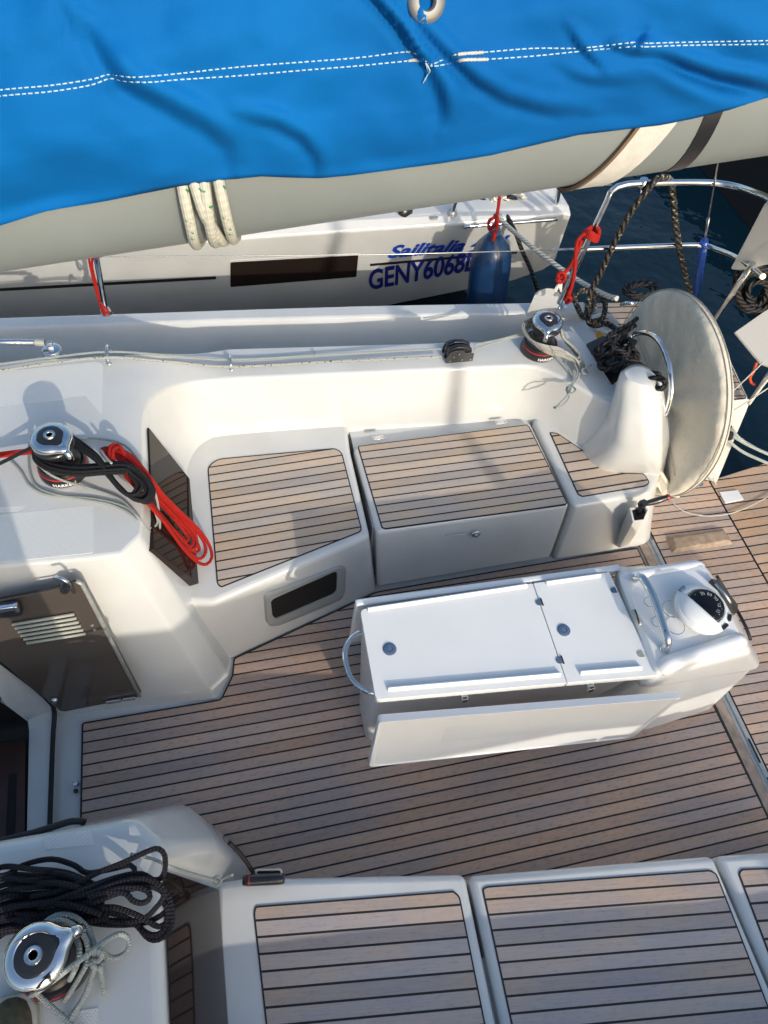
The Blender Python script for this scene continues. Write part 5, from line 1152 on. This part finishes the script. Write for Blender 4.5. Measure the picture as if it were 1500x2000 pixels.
mesh('deck_filler', *lathe([(.001,0),(.03,0),(.028,.008),(.012,.010),(.001,.008)], PY(846,424,3.42), n=20), alu, nb)
rope('mooring_rope', [[PY(960,400,3.5), PY(968,380,3.5), PY(985,373,3.5), PY(1010,378,3.5), PY(1028,392,3.5), PY(1020,405,3.5), PY(1000,400,3.5), PY(985,385,3.5), PY(970,395,3.5), PY(975,420,3.4), PY(990,440,3.32), PY(1030,475,3.1), PY(1075,510,2.9), PY(1130,548,2.7), PY(1180,575,2.5), PY(1205,583,2.42)],
      [PY(965,392,3.5), PY(975,376,3.5), PY(1000,372,3.5), PY(1025,385,3.5), PY(1024,400,3.5)]], .0125, rp_white, 'white laid mooring rope from the neighbour\'s cleat to our quarter')
rope('mooring_rope', [[PY(930,380,3.55), PY(945,392,3.52), PY(965,400,3.5), PY(985,415,3.42), PY(1005,450,3.3), PY(1020,490,3.25), PY(1040,535,3.25), PY(1052,575,3.3)], [PY(985,400,3.5), PY(990,385,3.5), PY(1005,388,3.5), PY(1012,402,3.5), PY(1000,412,3.5), PY(988,405,3.48)]], .012, rp_blklaid, 'black rope hanging from the neighbour\'s cleat into the water')
fd = thing('fender', PY(950,520,3.05), 'large blue cylindrical fender hanging on red cord before the neighbour\'s lettering', 'fender')
ft, fb = PY(966,452,3.05), PY(943,640,3.0)
fm = plain('fender_blue', (.006,.034,.10), .28, coat=.3, noise_amt=.25, nscale=12); fm2 = plain('fender_top', (.03,.12,.22), .35, noise_amt=.2, nscale=20)
mesh('fender_body', *lathe([(.001,-.0),(.02,.0),(.045,.025),(.085,.075),(.104,.13),(.109,.20),(.109,.45),(.100,.55),(.06,.62),(.001,.66)], ft+V3(0,0,0), fb-ft, 48), fm, fd)
mesh('fender_eye', *lathe([(.001,-.03),(.022,-.03),(.030,-.01),(.030,.02),(.055,.036),(.001,.04)], ft+V3(0,-.0,.0), fb-ft, 24), fm2, fd)
rope('cord', [[PY(977,372,3.2), PY(974,400,3.15), PY(970,425,3.1), PY(966,448,3.04), PY(962,470,2.97), PY(968,455,2.96), PY(973,430,3.0)], [PY(966,425,3.08), PY(955,432,3.06), PY(956,448,3.03), PY(966,440,3.0), PY(972,428,3.0), PY(966,420,3.04)]], .0085, rp_red, 'red cord holding the blue fender', n=8)
# boom and sail cover added on the port side as unseen shadow caster (outside the picture; it shades the near half of the cockpit)
pbm = thing('sail_cover', V3(0,-3.4,2.35), 'unseen blue sail cover added on the port side to shade the cockpit', 'sail cover')
def ring2(x, k=1.0): return [V3(x, -3.4+.11*math.cos(a)*k, 2.385+.195*math.sin(a)*k) for a in [2*math.pi*i/24 for i in range(24)]]
vs, fs = loft([ring2(-3.0,.8), ring2(-1.5), ring2(0), ring2(1.2,.98), ring2(2.2,.9), ring2(3.0,.6)], True); mesh('cover_cloth', vs, fs, bluecloth, pbm)
tubes('boom_tube', [[V3(-3.2,-3.4,2.16), V3(3.4,-3.4,2.22)]], .05, boomgrey, pbm, n=20)
mst = tubes('shadow_pole', [[V3(2.46,-3.4,-.4), V3(2.40,-3.4,6.5)]], .034, alu, None, n=16); tag(mst, 'unseen pale pole added on the port side to cast a narrow shadow', 'pole')  # unseen pole, added so a narrow shadow strip crosses seat back and table
# dark hull shape added in place of a dark reflection on the water
d0, d1 = P(1330,305,WZ), P(1505,528,WZ)
dv = [V3(d0.x-.3,d0.y+.7,WZ-.2), V3(d0.x,d0.y,WZ-.2), V3(d1.x,d1.y,WZ-.2), V3(d1.x+.6,d1.y-1.2,WZ-.2)]
dh = thing('dark_reflection', d0.lerp(d1,.5), 'added dark hull shape standing in for a dark water reflection, upper right corner', 'dark reflection')
dt = [p+V3(.55,.18,1.0) for p in dv]; db = [p+V3(5,1.5,0) for p in dv]; dtb = [p+V3(5,1.5,1.0) for p in dv]
vs, fs = grid([db, dv, dt, dtb]); mesh('hull', vs, fs, darkrefl, dh, bev=.03)
tubes('dark_edge', [[p+V3(-.01,-.01,-.04) for p in dt]], .03, rubber, dh)

# ================================================================== PHOTOGRAPHER (shoe toe in the corner, body outside the picture)
person = thing('person', V3(-.45,-.30,ISL), 'person in pale-soled olive shoes standing in the lower left corner', 'person')
def skinbody(name, verts, edges, radii, mat, parent, root=0, sub=2):
    me = bpy.data.meshes.new(name); me.from_pydata([tuple(v) for v in verts], edges, []); me.update()
    o = link(name, me, mat, parent); md = o.modifiers.new('Skin', 'SKIN'); sv = me.skin_vertices[0].data
    for i, r_ in enumerate(radii): sv[i].radius = (r_, r_) if not isinstance(r_, tuple) else r_
    sv[root].use_root = True; md.use_smooth_shade = True
    s_ = o.modifiers.new('Sub', 'SUBSURF'); s_.levels = sub; s_.render_levels = sub; return o
PX, PYy, PZ = -.42, -.42, ISL
J = [V3(PX,PYy,PZ+.93), V3(PX,PYy,PZ+1.12), V3(PX+.02,PYy,PZ+1.38), V3(PX+.02,PYy,PZ+1.48), V3(PX+.03,PYy+.02,PZ+1.60), V3(PX+.03,PYy+.02,PZ+1.70),
     V3(PX-.10,PYy,PZ+.88), V3(PX-.16,PYy+.06,PZ+.48), V3(-.62,PYy+.10,PZ+.10), V3(PX+.10,PYy,PZ+.88), V3(PX+.12,PYy+.02,PZ+.48), V3(PX+.14,PYy-.03,PZ+.10),
     V3(PX-.17,PYy,PZ+1.40), V3(PX-.20,PYy+.06,PZ+1.42), V3(-.20,-.22,PZ+1.60), V3(PX+.20,PYy,PZ+1.40), V3(PX+.34,PYy+.06,PZ+1.42), V3(.08,-.22,PZ+1.60)]
Ed = [(0,1),(1,2),(2,3),(3,4),(4,5),(0,6),(6,7),(7,8),(0,9),(9,10),(10,11),(2,12),(12,13),(13,14),(2,15),(15,16),(16,17)]
Rd = [(.14,.11),(.13,.10),(.15,.10),.055,.085,.07,.085,.06,.042,.085,.06,.042,.06,.045,.03,.06,.045,.03]
skinbody('body', J, Ed, Rd, jean, person)
def shoe(tx, ty):
    # tx,ty: toe; heel 0.29 m towards port
    s_ = []; 
    for yy, wd, h_ in ((0,.020,.030),(-.012,.036,.042),(-.035,.046,.052),(-.08,.052,.065),(-.14,.047,.085),(-.20,.042,.10),(-.26,.038,.105),(-.285,.022,.09)):
        s_.append([V3(tx+wd*math.cos(a), ty+yy, PZ+.018+max(0, math.sin(a))*(h_-.018)) for a in [math.pi*k/12 for k in range(13)]])
    vs, fs = grid(s_); mesh('shoe_upper', vs, fs, shoe_up, person, sh=80)
    so2 = [(0,.024),(-.010,.042),(-.035,.054),(-.08,.058),(-.16,.052),(-.26,.044),(-.29,.026)]
    out_ = [V3(tx+w2, ty+.008+y2, PZ+.002) for y2, w2 in so2]+[V3(tx-w2, ty+.008+y2, PZ+.002) for y2, w2 in so2[::-1]]
    vs, fs = loft([out_, [p+V3(0,0,.026) for p in out_]], True); mesh('shoe_sole', vs, fs, shoe_sole, person, bev=.007, seg=3)
tp_ = P(22,1949,PZ+.03); shoe(tp_.x, tp_.y); shoe(PX+.15, PYy+.12)
bpy.context.view_layer.update()
